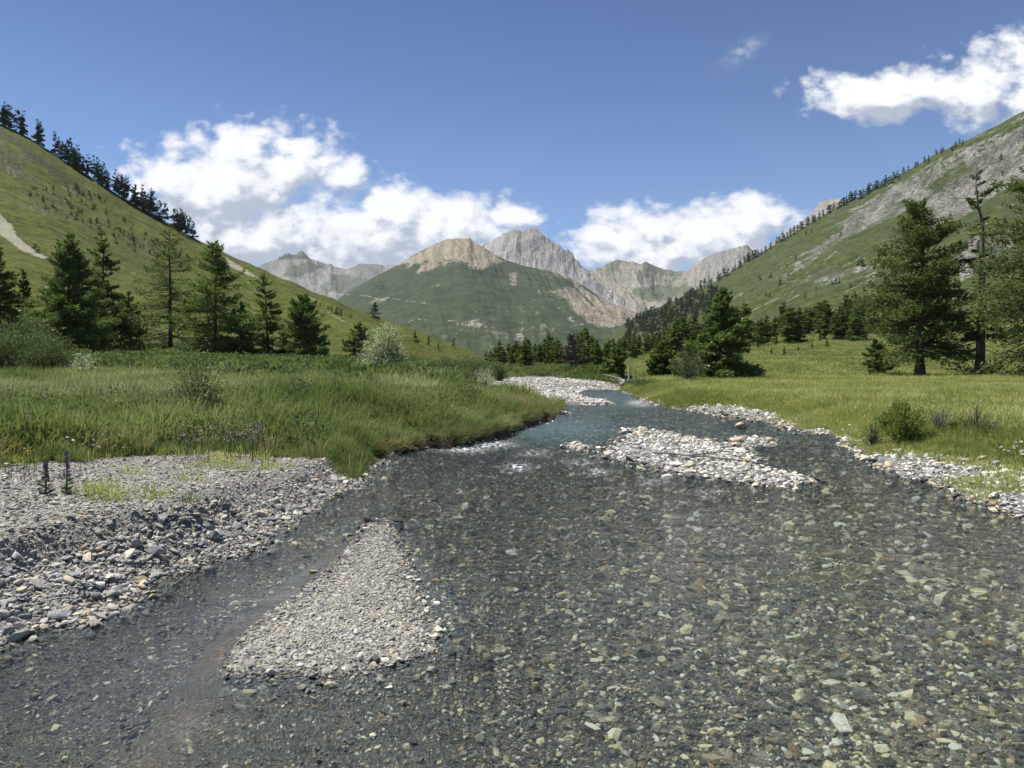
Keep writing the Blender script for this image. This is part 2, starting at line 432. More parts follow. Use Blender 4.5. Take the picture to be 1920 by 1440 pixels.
def hill(name, crest_pts, foot_pts, nu, nv, prof, disp, mat, paint, jag=0.0, jagf=0.05, back=(500, -250), nback=14, seed=1):
    cr, ft = crest(crest_pts), crest(foot_pts)
    px = np.linspace(crest_pts[0][0], crest_pts[-1][0], nu)
    cyv, cY = cr(px); fy, fY = ft(px)
    cyv = cyv + jag * (fbm(px * jagf, px * 0 + seed, 5, seed) )
    Pc = P(px, cyv, cY); Pf = P(px, fy, fY)
    s = np.linspace(0, 1, nv)[:, None]
    Y = Pf[:, 1] + (Pc[:, 1] - Pf[:, 1]) * s
    kw = max(3, int(nu * 30 / (px[-1] - px[0]))); ker = np.hanning(2 * kw + 3); ker /= ker.sum()
    zs = np.convolve(np.pad(Pc[:, 2], kw + 1, mode='edge'), ker, mode='valid')
    Z = Pf[:, 2] + (zs - Pf[:, 2]) * prof(s, px) + (Pc[:, 2] - zs) * s ** 7
    sb = np.linspace(0, 1, nback + 1)[1:, None]
    Yb = Pc[:, 1] + back[0] * sb; Zb = Pc[:, 2] + back[1] * sb ** 1.2
    S = np.concatenate([np.repeat(s, nu, 1), np.repeat(1 + sb, nu, 1)])
    Y = np.concatenate([Y, Yb]); Z = np.concatenate([Z, Zb])
    X = Y * ray(px, 675)[0][None, :]
    PX = np.repeat(px[None], len(S), 0)
    Z = Z + disp(X, Y, Z, S, PX)
    ppx, ppy = proj(X, Y, Z)
    at = paint(ppx, ppy, X, Y, Z, S)
    at['down'] = S; at['along'] = PX / 100
    V = np.stack([X, Y, Z], -1).reshape(-1, 3); Fc = grid_faces(*X.shape)
    me = mesh_np(name, V, Fc, [mat], {k: np.asarray(v).ravel() for k, v in at.items()})
    o = link(name, me, kind='structure')
    HIT.append((name, BVHTree.FromPolygons(V.tolist(), Fc.tolist())))
    return o

def pm(ppx, ppy, pts, feather):
    return sstep(-feather, feather, sdf(ppx, ppy, pts))

def hill_material(name, green, green2, rock, rock2, streak=(3.0, 30.0), nscale=0.05, crisp=0.12, soft=0.0):
    m, t, b = material(name, 0.95, 0.1)
    geo = t.n('ShaderNodeNewGeometry'); pos = geo.outputs['Position']
    cv = t.n('ShaderNodeCombineXYZ'); t.put(cv.inputs[0], t.attr('along')); t.put(cv.inputs[1], t.attr('down'))
    st = t.noise(t.vm('ADD', t.scale(cv.outputs[0], (streak[1] * 0.35, streak[0] * 1.6, 1)), t.scale(t.noise(pos, nscale * 0.8, 3, out=1), (2.2, 1.2, 0))), 1.0, 7, 0.66, 0.3)
    n = t.noise(pos, nscale, 8, 0.62)
    nf = t.noise(pos, nscale * 9, 6, 0.65)
    mix = t.m('ADD', t.m('MULTIPLY', n, 0.5), t.m('ADD', t.m('MULTIPLY', st, 0.25), t.m('MULTIPLY', nf, 0.25)))
    f = t.m('ADD', t.attr('rock'), t.m('MULTIPLY', t.m('SUBTRACT', mix, 0.5), 3.0))
    f = t.step(f, 0.5 - crisp, 0.5 + crisp)
    g = t.mix(t.step(t.noise(pos, nscale * 3, 6, 0.6), 0.35, 0.65), green, green2)
    g = t.mix(t.step(nf, 0.36, 0.62), t.mix(1.0, g, (0.55 + 0.25 * soft, 0.60 + 0.22 * soft, 0.55 + 0.25 * soft), 'MULTIPLY'), t.mix(1.0, g, (1.15 - 0.1 * soft, 1.12 - 0.08 * soft, 1.1 - 0.07 * soft), 'MULTIPLY'))
    r = t.mix(t.step(t.m('ADD', t.m('MULTIPLY', st, 0.6), t.m('MULTIPLY', nf, 0.4)), 0.42, 0.60), rock, rock2)
    r = t.mix(t.step(t.noise(pos, nscale * 18, 5, 0.7), 0.38, 0.60), t.mix(1.0, r, (0.5 + 0.25 * soft,) * 3, 'MULTIPLY'), r)
    r = t.mix(t.attr('warm'), r, t.mix(1.0, r, (1.12, 1.03, 0.86), 'MULTIPLY'))
    c = t.mix(f, g, r)
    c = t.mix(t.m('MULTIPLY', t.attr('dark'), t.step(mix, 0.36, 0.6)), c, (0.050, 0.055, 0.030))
    c = t.mix(t.m('MULTIPLY', t.step(t.m('ADD', t.attr('path'), t.m('MULTIPLY', t.m('SUBTRACT', nf, 0.5), 1.6)), 0.38, 0.75), 0.7), c, (0.36, 0.33, 0.26))
    tus = t.noise(pos, nscale * 45, 4, 0.7)
    c = t.mix(t.m('MULTIPLY', t.step(tus, 0.42, 0.66), t.m('ADD', 0.35, t.m('MULTIPLY', nf, 0.3))), c, t.mix(1.0, c, (0.48, 0.52, 0.5), 'MULTIPLY'))
    t.put(b.inputs['Base Color'], c)
    hh = t.m('ADD', t.m('MULTIPLY', nf, 1.0), t.m('MULTIPLY', st, 0.8))
    bm = t.n('ShaderNodeBump'); t.put(bm.inputs['Height'], hh); t.put(bm.inputs['Strength'], t.m('ADD', 0.25, t.m('MULTIPLY', f, 0.35))); t.put(bm.inputs['Distance'], 0.22 / nscale)
    t.put(b.inputs['Normal'], bm.outputs[0])
    return m

Z0 = lambda a: np.zeros_like(a)
def lines(ppx, ppy, polys, wd):
    r = np.zeros_like(ppx)
    for pl in polys:
        for (a, b) in zip(pl[:-1], pl[1:]):
            ex, ey = b[0] - a[0], b[1] - a[1]
            t = np.clip(((ppx - a[0]) * ex + (ppy - a[1]) * ey) / (ex * ex + ey * ey), 0, 1)
            d = np.hypot(ppx - a[0] - t * ex, ppy - a[1] - t * ey)
            r = np.maximum(r, sstep(wd * 1.6, wd * 0.3, d))
    return r

# -- left hillside
LH_CREST = [(-1100, -260, 330), (-500, 20, 360), (-200, 130, 380), (0, 226, 400), (60, 256, 400), (130, 302, 400), (200, 346, 400), (260, 386, 405), (320, 417, 410), (375, 449, 415), (430, 478, 420),
            (480, 499, 425), (560, 536, 435), (620, 560, 440), (700, 592, 440), (760, 612, 440), (850, 645, 430), (905, 666, 420), (950, 700, 400), (1000, 735, 380)]
LH_FOOT = [(-1100, 640, 80), (-200, 655, 100), (0, 662, 115), (400, 668, 135), (700, 690, 170), (850, 702, 210), (930, 706, 240), (1000, 745, 250)]
def lh_disp(X, Y, Z, S, PX):
    e = np.clip(S * 6, 0, 1) * np.clip((1 - S) * 8, 0, 1) * (S < 1)
    fold = 5.0 * np.exp(-((PX - (470 + 330 * (1 - S))) / 120) ** 2) * (S < 1) * np.clip((1 - S) * 4, 0, 1) * np.clip(S * 4, 0, 1)
    return e * (3.2 * fbm(X * 0.02, Y * 0.02, 4, 31) + 0.9 * fbm(X * 0.12, Y * 0.12, 4, 41)) + fold
def lh_paint(px, py, X, Y, Z, S):
    rock = 0.05 + 0.42 * pm(px, py, [(-400, 60), (0, 240), (60, 275), (150, 335), (190, 380), (120, 380), (60, 340), (0, 330), (-400, 320)], 26)
    rock = np.maximum(rock, 0.33 * pm(px, py, [(0, 330), (120, 380), (250, 400), (330, 470), (180, 440), (0, 380)], 30))
    scree = pm(px, py, [(-300, 320), (0, 400), (22, 420), (32, 442), (60, 465), (95, 484), (80, 487), (40, 470), (0, 440), (-300, 420)], 5)
    scree = np.maximum(scree, 0.9 * pm(px, py, [(418, 478), (440, 492), (478, 515), (490, 525), (460, 515), (430, 500)], 4))
    scree = np.maximum(scree, 0.7 * pm(px, py, [(225, 505), (262, 522), (285, 540), (270, 560), (245, 540)], 16) * 0.6)
    path = lines(px, py, [[(95, 484), (160, 510), (230, 505), (275, 522)], [(612, 585), (640, 600), (690, 622)], [(575, 555), (600, 566)], [(770, 612), (800, 625), (830, 634)], [(515, 517), (535, 524)]], 1.5) * 0.6
    dark = 0.75 * lines(px, py, [[(-100, 190), (10, 250), (60, 290), (110, 322), (170, 372)]], 7)
    lf = fbm((py - 0.66 * px) * 0.05, px * 0.008, 4, 531)
    rock = rock + 0.25 * lf; dark = np.maximum(dark, 0.5 * sstep(0.2, 0.5, fbm((py - 0.66 * px) * 0.035, px * 0.01, 4, 537)))
    return dict(rock=rock, warm=Z0(px) + 0.3, dark=dark, path=np.maximum(path, scree * 0.9))
M_LH = hill_material('left_hillside_turf', (0.066, 0.080, 0.014), (0.104, 0.114, 0.022), (0.105, 0.10, 0.055), (0.19, 0.18, 0.12), nscale=0.06)
hill('left_hillside', LH_CREST, LH_FOOT, 520, 190, lambda s, px: 0.25 * s ** 2 + 0.75 * s, lh_disp, M_LH, lh_paint, jag=2.5, jagf=0.06, back=(300, -110))

# -- right hillside
RH_CREST = [(1120, 655, 1500), (1170, 606, 1450), (1230, 578, 1400), (1290, 552, 1350), (1340, 527, 1300), (1400, 488, 1250), (1440, 464, 1220), (1500, 428, 1180), (1560, 391, 1150), (1620, 364, 1120), (1680, 327, 1080),
            (1740, 294, 1040), (1800, 264, 1000), (1850, 240, 960), (1900, 212, 920), (1925, 204, 900), (2000, 186, 850), (2300, 110, 750), (2700, 60, 650), (3100, 20, 600)]
RH_FOOT = [(1120, 668, 700), (1250, 660, 500), (1400, 648, 330), (1500, 630, 280), (1640, 608, 245), (1920, 600, 225), (2400, 600, 200), (3100, 600, 190)]
def rh_disp(X, Y, Z, S, PX):
    e = np.clip(S * 6, 0, 1) * np.clip((1 - S) * 8, 0, 1) * (S < 1)
    rk = np.clip((PX - 1500) / 300, 0, 1) * np.clip((S - 0.4) * 4, 0, 1)
    return e * (9 * fbm(X * 0.008, Y * 0.008, 4, 51) + 2.0 * fbm(X * 0.05, Y * 0.05, 4, 61) + rk * 30 * (ridged(X * 0.012 + Z * 0.01, Y * 0.012, 5, 71) - 0.5))
def rh_paint(px, py, X, Y, Z, S):
    rock = 0.10 + 0.30 * pm(px, py, [(1570, 415), (1660, 360), (1740, 305), (1925, 215), (2400, 80), (2400, 420), (1925, 350), (1800, 400), (1700, 440), (1640, 430), (1560, 445)], 28)
    rock = np.maximum(rock, 0.72 * pm(px, py, [(1575, 420), (1640, 375), (1680, 350), (1690, 385), (1650, 420), (1590, 440)], 14))
    rock = np.maximum(rock, 0.80 * pm(px, py, [(1700, 395), (1800, 330), (1900, 250), (1925, 270), (1870, 370), (1790, 430), (1720, 420)], 22))
    rock = np.maximum(rock, 0.30 * pm(px, py, [(1400, 500), (1560, 440), (1640, 470), (1650, 540), (1480, 560)], 30))
    scree = pm(px, py, [(1790, 480), (1830, 440), (1900, 430), (1910, 450), (1850, 500), (1800, 530)], 12) * 0.8
    rock = np.maximum(rock, scree)
    reg = pm(px, py, [(1520, 470), (1600, 400), (1700, 330), (1760, 285), (1925, 195), (2600, 40), (2600, 480), (1925, 420), (1780, 470), (1650, 500)], 30)
    st1 = fbm((py + 0.62 * px) * 0.045, px * 0.007, 4, 511); st2 = fbm((py + 0.62 * px) * 0.06 + 40, px * 0.01, 4, 517)
    rock = rock + reg * (0.08 + 0.85 * st1)
    green = pm(px, py, [(1780, 430), (1830, 395), (1900, 350), (1925, 380), (1880, 420), (1800, 450)], 10)
    rock = rock * (1 - 0.9 * green)
    dark = 0.9 * pm(px, py, [(1165, 612), (1230, 580), (1290, 554), (1345, 545), (1350, 565), (1300, 612), (1240, 640), (1170, 640)], 8)  # dark forest ground of the spur, cloud shadow put into its colour
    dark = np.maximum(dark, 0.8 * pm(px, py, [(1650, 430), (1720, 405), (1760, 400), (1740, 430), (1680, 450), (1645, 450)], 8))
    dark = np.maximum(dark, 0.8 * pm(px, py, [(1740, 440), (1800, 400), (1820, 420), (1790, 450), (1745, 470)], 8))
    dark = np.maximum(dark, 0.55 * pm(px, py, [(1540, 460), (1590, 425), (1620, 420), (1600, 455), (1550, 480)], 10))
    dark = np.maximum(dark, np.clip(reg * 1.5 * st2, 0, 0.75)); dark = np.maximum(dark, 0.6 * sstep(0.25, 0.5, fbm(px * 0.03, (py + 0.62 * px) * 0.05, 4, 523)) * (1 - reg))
    rock = rock + (1 - reg) * 0.28 * np.clip(fbm((py + 0.60 * px) * 0.07, px * 0.012, 4, 529), 0, 1)
    path = lines(px, py, [[(1403, 586), (1430, 573), (1470, 553), (1490, 545)], [(1361, 570), (1380, 555), (1395, 547)], [(1580, 500), (1605, 488), (1620, 475)], [(1580, 550), (1610, 535), (1650, 500)],
                          [(1475, 565), (1500, 552)], [(1545, 490), (1570, 470)], [(1600, 515), (1640, 498), (1680, 480)], [(1615, 428), (1650, 415)]], 1.6) * 0.5
    return dict(rock=rock, warm=Z0(px) + 0.1, dark=dark, path=path)
M_RH = hill_material('right_hillside_turf', (0.043, 0.060, 0.018), (0.070, 0.086, 0.028), (0.115, 0.115, 0.09), (0.30, 0.29, 0.265), streak=(6.0, 10.0), nscale=0.022)
hill('right_hillside', RH_CREST, RH_FOOT, 520, 220, lambda s, px: 0.35 * s ** 2 + 0.65 * s, rh_disp, M_RH, rh_paint, jag=3, jagf=0.05, back=(500, -260))

# -- green shoulder with the tan summit in the middle
A_CREST = [(560, 640, 3300), (640, 556, 3400), (700, 521, 3450), (740, 500, 3500), (790, 470, 3550), (815, 458, 3550), (840, 448, 3550), (882, 446, 3550), (888, 453, 3550), (905, 462, 3500), (930, 478, 3450),
           (950, 488, 3400), (985, 499, 3350), (1020, 506, 3300), (1060, 517, 3250), (1100, 540, 3200), (1140, 566, 3150), (1180, 582, 3100), (1225, 592, 3050), (1280, 610, 3000), (1400, 660, 2900)]
A_FOOT = [(560, 690, 1500), (1400, 690, 1500)]
def a_disp(X, Y, Z, S, PX):
    e = np.clip(S * 6, 0, 1) * np.clip((1 - S) * 5, 0, 1) * (S < 1)
    gul = ridged(PX * 0.02 + S * 1.5, S * 0.6, 4, 81) - 0.5
    rk = np.clip((S - 0.6) * 4, 0, 1)
    return e * (40 * fbm(X * 0.0022, Y * 0.0016, 4, 83) + 14 * fbm(X * 0.012, Y * 0.012, 4, 85) + (22 + 55 * rk) * gul) + 26 * np.exp(-((PX - 985) / 60) ** 2) * e * 0
def a_paint(px, py, X, Y, Z, S):
    tan_ = pm(px, py, [(735, 500), (800, 462), (840, 444), (890, 442), (912, 462), (945, 490), (930, 497), (900, 502), (880, 498), (865, 490), (845, 488), (815, 502), (795, 510), (780, 512), (800, 490), (770, 492)], 14)
    sc = pm(px, py, [(1005, 500), (1060, 512), (1110, 540), (1235, 590), (1235, 612), (1170, 618), (1110, 612), (1070, 590), (1035, 562), (1010, 545), (1050, 545), (1070, 530)], 24)
    low = 0.25 * pm(px, py, [(880, 560), (960, 548), (1080, 600), (1100, 640), (900, 660), (800, 640)], 30)
    rock = 0.02 + 0.9 * tan_ + 0.78 * sc * (1 - tan_) + low
    rock = np.maximum(rock, 0.6 * pm(px, py, [(953, 510), (972, 508), (970, 535), (955, 537)], 4))
    rock = rock + sc * 0.9 * fbm((px - py) * 0.10, (px + py) * 0.006, 3, 541) + 0.12 * fbm(px * 0.012, py * 0.04, 4, 543)
    path = lines(px, py, [[(650, 552), (690, 555), (712, 562), (730, 558), (770, 565), (810, 570)], [(765, 604), (780, 597), (800, 600)], [(840, 602), (862, 600)], [(855, 625), (872, 612)], [(1070, 612), (1100, 606), (1160, 600), (1200, 596)]], 1.3) * 0.65
    path = np.maximum(path, 0.55 * pm(px, py, [(685, 568), (710, 558), (735, 558), (720, 566), (695, 572)], 3))
    for cx, cyy, r in ((1000, 562, 9), (1003, 586, 11), (978, 580, 8), (938, 575, 9), (960, 560, 6)):
        path = np.maximum(path, 0.42 * sstep(r * 1.3, r * 0.2, np.hypot(px - cx, (py - cyy) * 1.5)))
    return dict(rock=rock, warm=np.clip(0.75 * tan_ + 0.5 * sc, 0, 1), dark=Z0(px), path=path)
M_A = hill_material('mountain_pasture', (0.034, 0.052, 0.022), (0.054, 0.070, 0.032), (0.215, 0.195, 0.15), (0.35, 0.32, 0.255), streak=(2.2, 26.0), nscale=0.006, crisp=0.16, soft=1.0)
hill('green_mountain', A_CREST, A_FOOT, 460, 200, lambda s, px: 0.45 * s ** 1.7 + 0.55 * s, a_disp, M_A, a_paint, jag=1.2, jagf=0.2, back=(700, -350))

# -- grey summit behind
B_CREST = [(860, 500, 4500), (905, 460, 4500), (925, 449, 4500), (940, 441, 4500), (955, 435, 4500), (968, 431, 4500), (978, 434, 4500), (990, 429, 4500), (1000, 427, 4500), (1008, 429, 4500), (1014, 437, 4480), (1022, 444, 4470),
           (1030, 448, 4450), (1036, 453, 4450), (1044, 455, 4430), (1052, 462, 4420), (1058, 470, 4400), (1064, 468, 4400), (1071, 473, 4390), (1078, 484, 4370), (1086, 492, 4350), (1094, 502, 4330), (1104, 510, 4320), (1120, 528, 4280), (1150, 548, 4200), (1190, 572, 4100), (1230, 590, 4000), (1300, 600, 3900)]
B_FOOT = [(860, 560, 3500), (1060, 570, 3450), (1140, 600, 3350), (1300, 612, 3250)]
def b_disp(X, Y, Z, S, PX):
    e = np.clip(S * 4, 0, 1) * np.clip((1 - S) * 9, 0, 1) * (S < 1)
    crag = np.exp(-((PX - 985) / 45) ** 2 - ((S - 0.72) / 0.2) ** 2)
    crag = np.maximum(crag, np.exp(-((S - 1.0) / 0.16) ** 2) * sstep(960, 990, PX))
    rd = ridged(PX * 0.045 - S * 1.2, S * 5 + PX * 0.01, 5, 91) - 0.5
    return e * (45 * fbm(PX * 0.012, S * 1.2, 4, 93) + 8 * fbm(PX * 0.1, S * 6, 3, 95) + (10 + 75 * crag) * rd)
def b_paint(px, py, X, Y, Z, S):
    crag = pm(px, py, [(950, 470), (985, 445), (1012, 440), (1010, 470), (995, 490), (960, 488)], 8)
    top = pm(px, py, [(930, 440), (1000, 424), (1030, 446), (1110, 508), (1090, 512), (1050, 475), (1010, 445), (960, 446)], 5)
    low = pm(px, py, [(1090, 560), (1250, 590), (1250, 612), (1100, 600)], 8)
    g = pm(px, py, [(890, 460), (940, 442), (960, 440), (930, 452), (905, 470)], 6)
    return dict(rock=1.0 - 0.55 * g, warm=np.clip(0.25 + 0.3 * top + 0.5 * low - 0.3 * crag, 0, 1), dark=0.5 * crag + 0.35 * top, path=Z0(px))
M_B = hill_material('mountain_scree', (0.10, 0.11, 0.075), (0.14, 0.14, 0.10), (0.27, 0.26, 0.25), (0.42, 0.405, 0.385), streak=(2.5, 30.0), nscale=0.007, soft=0.7)
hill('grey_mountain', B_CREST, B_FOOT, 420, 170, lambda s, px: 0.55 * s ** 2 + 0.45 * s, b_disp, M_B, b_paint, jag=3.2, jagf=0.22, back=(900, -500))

# -- rolling pale ridge to the right of it and its crag
C_CREST = [(1060, 540, 5200), (1085, 506, 5200), (1115, 504, 5200), (1130, 500, 5200), (1145, 491, 5200), (1157, 487, 5200), (1172, 490, 5200), (1186, 490, 5200), (1200, 496, 5200), (1208, 490, 5250), (1222, 496, 5250), (1240, 504, 5250), (1262, 508, 5250), (1282, 508, 5200), (1296, 500, 5150),
           (1312, 489, 5100), (1330, 478, 5050), (1352, 471, 5000), (1372, 466, 5000), (1388, 461, 5000), (1398, 459, 5000), (1410, 470, 5000), (1440, 476, 4900), (1520, 500, 4800)]
C_FOOT = [(1060, 590, 3900), (1240, 590, 3700), (1520, 600, 3500)]
def c_disp(X, Y, Z, S, PX):
    e = np.clip(S * 4, 0, 1) * np.clip((1 - S) * 7, 0, 1) * (S < 1)
    return e * (60 * fbm(PX * 0.02, S * 1.5, 4, 101) + 60 * (ridged(PX * 0.03 + S * 1.4, S * 1.6, 5, 103) - 0.5) + 8 * fbm(PX * 0.2, S * 9, 3, 105))
def c_paint(px, py, X, Y, Z, S):
    g = pm(px, py, [(1185, 542), (1240, 536), (1265, 540), (1262, 562), (1220, 565), (1190, 556)], 6)
    g = np.maximum(g, pm(px, py, [(1205, 488), (1240, 502), (1290, 508), (1275, 528), (1240, 520), (1210, 506)], 16) * 0.8)
    g = np.maximum(g, 0.75 * pm(px, py, [(1115, 508), (1150, 486), (1172, 488), (1140, 520)], 7))
    g = np.maximum(g, 0.8 * pm(px, py, [(1245, 540), (1290, 530), (1300, 548), (1262, 558)], 6))
    return dict(rock=0.72 - 0.62 * g, warm=Z0(px) + 0.5 - 0.4 * sstep(1280, 1330, px), dark=Z0(px) + 0.12, path=Z0(px))
M_C = hill_material('pale_ridge_rock', (0.085, 0.10, 0.055), (0.13, 0.14, 0.085), (0.22, 0.215, 0.18), (0.38, 0.365, 0.32), streak=(2.5, 22.0), nscale=0.006, crisp=0.2, soft=0.5)
hill('pale_ridge', C_CREST, C_FOOT, 380, 130, lambda s, px: 0.4 * s ** 2 + 0.6 * s, c_disp, M_C, c_paint, jag=2.0, jagf=0.16, back=(900, -500))

# -- distant mountain at the left with its dark rock castle, and the flat topped cliff
D_CREST = [(380, 560, 6000), (440, 520, 6000), (490, 497, 6000), (510, 490, 6000), (523, 485, 6000), (526, 481, 6000), (532, 480, 6000), (536, 476, 6000), (544, 474, 6000), (550, 478, 6000), (558, 476, 6000), (563, 471, 6000), (568, 470, 6000), (573, 474, 6000), (578, 480, 6000), (583, 485, 6000), (600, 490, 6000), (618, 496, 6000), (621, 494, 6000), (626, 499, 6000), (650, 505, 5900), (665, 501, 5900),
           (672, 495, 5900), (700, 494, 5900), (720, 497, 5900), (735, 496, 5900), (760, 500, 5900), (800, 520, 5900)]
D_FOOT = [(380, 600, 4400), (560, 600, 4400), (800, 590, 4200)]
def d_disp(X, Y, Z, S, PX):
    e = np.clip(S * 4, 0, 1) * np.clip((1 - S) * 7, 0, 1) * (S < 1)
    return e * (70 * fbm(PX * 0.02, S * 1.5, 4, 111) + 45 * (ridged(PX * 0.025, S * 1.6, 5, 113) - 0.5))
def d_paint(px, py, X, Y, Z, S):
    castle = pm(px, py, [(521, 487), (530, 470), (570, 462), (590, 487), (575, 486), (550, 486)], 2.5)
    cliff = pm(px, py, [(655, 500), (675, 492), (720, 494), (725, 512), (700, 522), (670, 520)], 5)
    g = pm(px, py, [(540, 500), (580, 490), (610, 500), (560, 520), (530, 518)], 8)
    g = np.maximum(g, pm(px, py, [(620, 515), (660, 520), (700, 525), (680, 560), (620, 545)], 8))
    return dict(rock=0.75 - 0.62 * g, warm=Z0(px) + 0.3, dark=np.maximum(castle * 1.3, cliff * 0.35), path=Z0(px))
M_D = hill_material('far_mountain_rock', (0.085, 0.10, 0.07), (0.12, 0.13, 0.09), (0.20, 0.20, 0.185), (0.33, 0.325, 0.295), streak=(2.5, 22.0), nscale=0.006, crisp=0.2, soft=0.5)
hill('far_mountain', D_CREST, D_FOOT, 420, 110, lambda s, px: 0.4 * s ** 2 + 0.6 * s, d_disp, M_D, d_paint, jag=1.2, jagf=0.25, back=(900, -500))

# -- reddish crag looking over the right hillside
E_CREST = [(1380, 520, 3000), (1420, 477, 2950), (1450, 452, 2900), (1475, 432, 2900), (1500, 416, 2900), (1512, 408, 2900), (1520, 396, 2900), (1532, 381, 2900), (1545, 375, 2900), (1560, 373, 2900), (1575, 373, 2900), (1600, 378, 2900), (1680, 420, 2900)]
E_FOOT = [(1380, 560, 2000), (1680, 480, 2000)]
def e_paint(px, py, X, Y, Z, S):
    return dict(rock=Z0(px) + 0.85, warm=sstep(400, 375, py) * 0.6 + 0.1, dark=Z0(px) + 0.2, path=Z0(px))
hill('rock_shoulder', E_CREST, E_FOOT, 200, 80, lambda s, px: 0.4 * s ** 2 + 0.6 * s, c_disp, M_B, e_paint, jag=1.5, jagf=0.2, back=(700, -400))

# ------------------------------------------------------------------ the stream
def water_material():
    m = bpy.data.materials.new('stream_water'); m.use_nodes = True
    t = NT(m.node_tree); m.node_tree.nodes.clear()
    geo = t.n('ShaderNodeNewGeometry'); pos = geo.outputs['Position']
    wob = t.vm('ADD', pos, t.scale(t.noise(pos, 0.5, 2, out=1), (0.6, 0.6, 0)))
    a = t.noise(t.scale(wob, (1.0, 1.7, 1)), 2.6, 4, 0.6, 0.4)
    c = t.noise(t.scale(wob, (0.8, 1.5, 1)), 9.0, 3, 0.6, 0.6)
    e = t.noise(t.scale(wob, (0.7, 1.3, 1)), 0.9, 2, 0.5, 0.6)
    h = t.m('ADD', t.m('ADD', t.m('MULTIPLY', a, 1.0), t.m('MULTIPLY', e, 1.6)), t.m('MULTIPLY', c, 0.40))
    bm = t.n('ShaderNodeBump'); t.put(bm.inputs['Height'], h)
    t.put(bm.inputs['Strength'], t.m('MULTIPLY', t.attr('rough'), 1.0)); t.put(bm.inputs['Distance'], 0.16)
    nrm = bm.outputs[0]
    fr = t.n('ShaderNodeFresnel'); fr.inputs['IOR'].default_value = 1.333; t.put(fr.inputs['Normal'], nrm)
    gl = t.n('ShaderNodeBsdfGlossy'); gl.inputs['Roughness'].default_value = 0.08; t.put(gl.inputs['Normal'], nrm)
    tr = t.n('ShaderNodeBsdfTransparent'); tr.inputs[0].default_value = (0.90, 0.96, 0.95, 1)
    rf = t.n('ShaderNodeBsdfRefraction'); rf.inputs['IOR'].default_value = 1.2; rf.inputs['Roughness'].default_value = 0.0
    rf.inputs[0].default_value = (0.92, 0.98, 0.97, 1); t.put(rf.inputs['Normal'], nrm)
    m1 = t.n('ShaderNodeMixShader'); m1.inputs[0].default_value = 0.28
    t.put(m1.inputs[1], tr.outputs[0]); t.put(m1.inputs[2], rf.outputs[0])
    milk_sheen = t.n('ShaderNodeBsdfDiffuse'); t.put(milk_sheen.inputs[0], (0.17, 0.27, 0.29)); t.put(milk_sheen.inputs['Normal'], nrm)
    m2 = t.n('ShaderNodeMixShader'); t.put(m2.inputs[0], t.attr('milk_sheen'))
    t.put(m2.inputs[1], m1.outputs[0]); t.put(m2.inputs[2], milk_sheen.outputs[0])
    m3 = t.n('ShaderNodeMixShader'); t.put(m3.inputs[0], fr.outputs[0]); t.put(m3.inputs[1], m2.outputs[0]); t.put(m3.inputs[2], gl.outputs[0])
    foam = t.n('ShaderNodeBsdfDiffuse'); foam.inputs[0].default_value = (0.8, 0.82, 0.83, 1)
    fm = t.m('MULTIPLY', t.attr('foam'), t.step(t.noise(t.scale(pos, (1, 0.7, 1)), 9.0, 5, 0.65), 0.47, 0.62))
    m4 = t.n('ShaderNodeMixShader'); t.put(m4.inputs[0], fm); t.put(m4.inputs[1], m3.outputs[0]); t.put(m4.inputs[2], foam.outputs[0])
    o = t.n('ShaderNodeOutputMaterial'); t.put(o.inputs[0], m4.outputs[0])
    return m
M_WATER = water_material()
wr = np.exp(np.linspace(math.log(1.2), math.log(75), 330))
wx = (1.6 * np.maximum(wr, 2.4))[:, None] * np.linspace(-1, 1, 420)[None, :]; wy = np.repeat(wr[:, None], 420, 1)
wz, WM = terrain(wx, wy, True)
wland = WM['land']
wh = np.zeros_like(wx)
wpx, wpy = proj(wx, wy, np.zeros_like(wx))
foam = np.zeros_like(wx)
for cx, cyy, rx, ry, k in ((872, 842, 40, 6, 1.0), (925, 834, 34, 6, 1.0), (800, 842, 20, 4, 0.5), (1193, 755, 12, 4, 1.0), (1205, 760, 22, 3, 0.5), (970, 876, 22, 7, 0.7), (1120, 885, 20, 6, 0.6),
                           (1230, 905, 22, 6, 0.35), (1330, 925, 22, 6, 0.35), (1000, 850, 30, 6, 0.35), (1090, 868, 26, 5, 0.4)):
    foam = np.maximum(foam, k * np.exp(-((wpx - cx) / rx) ** 2 - ((wpy - cyy) / ry) ** 2))
milk_sheen = 0.0 + 0.36 * np.exp(-((wpx - 1030) / 130) ** 2 - ((wpy - 805) / 24) ** 2) + 0.22 * np.exp(-((wpx - 1150) / 90) ** 2 - ((wpy - 752) / 18) ** 2) + 0.15 * sstep(11, 24, wy)  # turbid deep water; the distance term puts sky reflection into the colour
milk_sheen = milk_sheen * sstep(0, -0.35, wland)
calm = np.exp(-((wpx - 430) / 190) ** 2 - ((wpy - 1170) / 130) ** 2) + np.exp(-((wpx - 200) / 220) ** 2 - ((wpy - 1330) / 110) ** 2)
rough = (0.36 + 1.5 * sstep(6, 20, wy)) * (1 - 0.75 * np.clip(calm, 0, 1)) * (0.35 + 0.65 * sstep(0.0, -0.5, wland))
keep = wland < 0.35
fc = grid_faces(*wx.shape); kv = keep.ravel()
fc = fc[kv[fc].any(1)]
used = np.unique(fc); remap = -np.ones(wx.size, int); remap[used] = np.arange(len(used))
link('stream_water', mesh_np('stream_water', np.stack([wx, wy, wh], -1).reshape(-1, 3)[used], remap[fc], [M_WATER],
     dict(foam=foam.ravel()[used], milk_sheen=milk_sheen.ravel()[used], rough=rough.ravel()[used])), kind='structure')

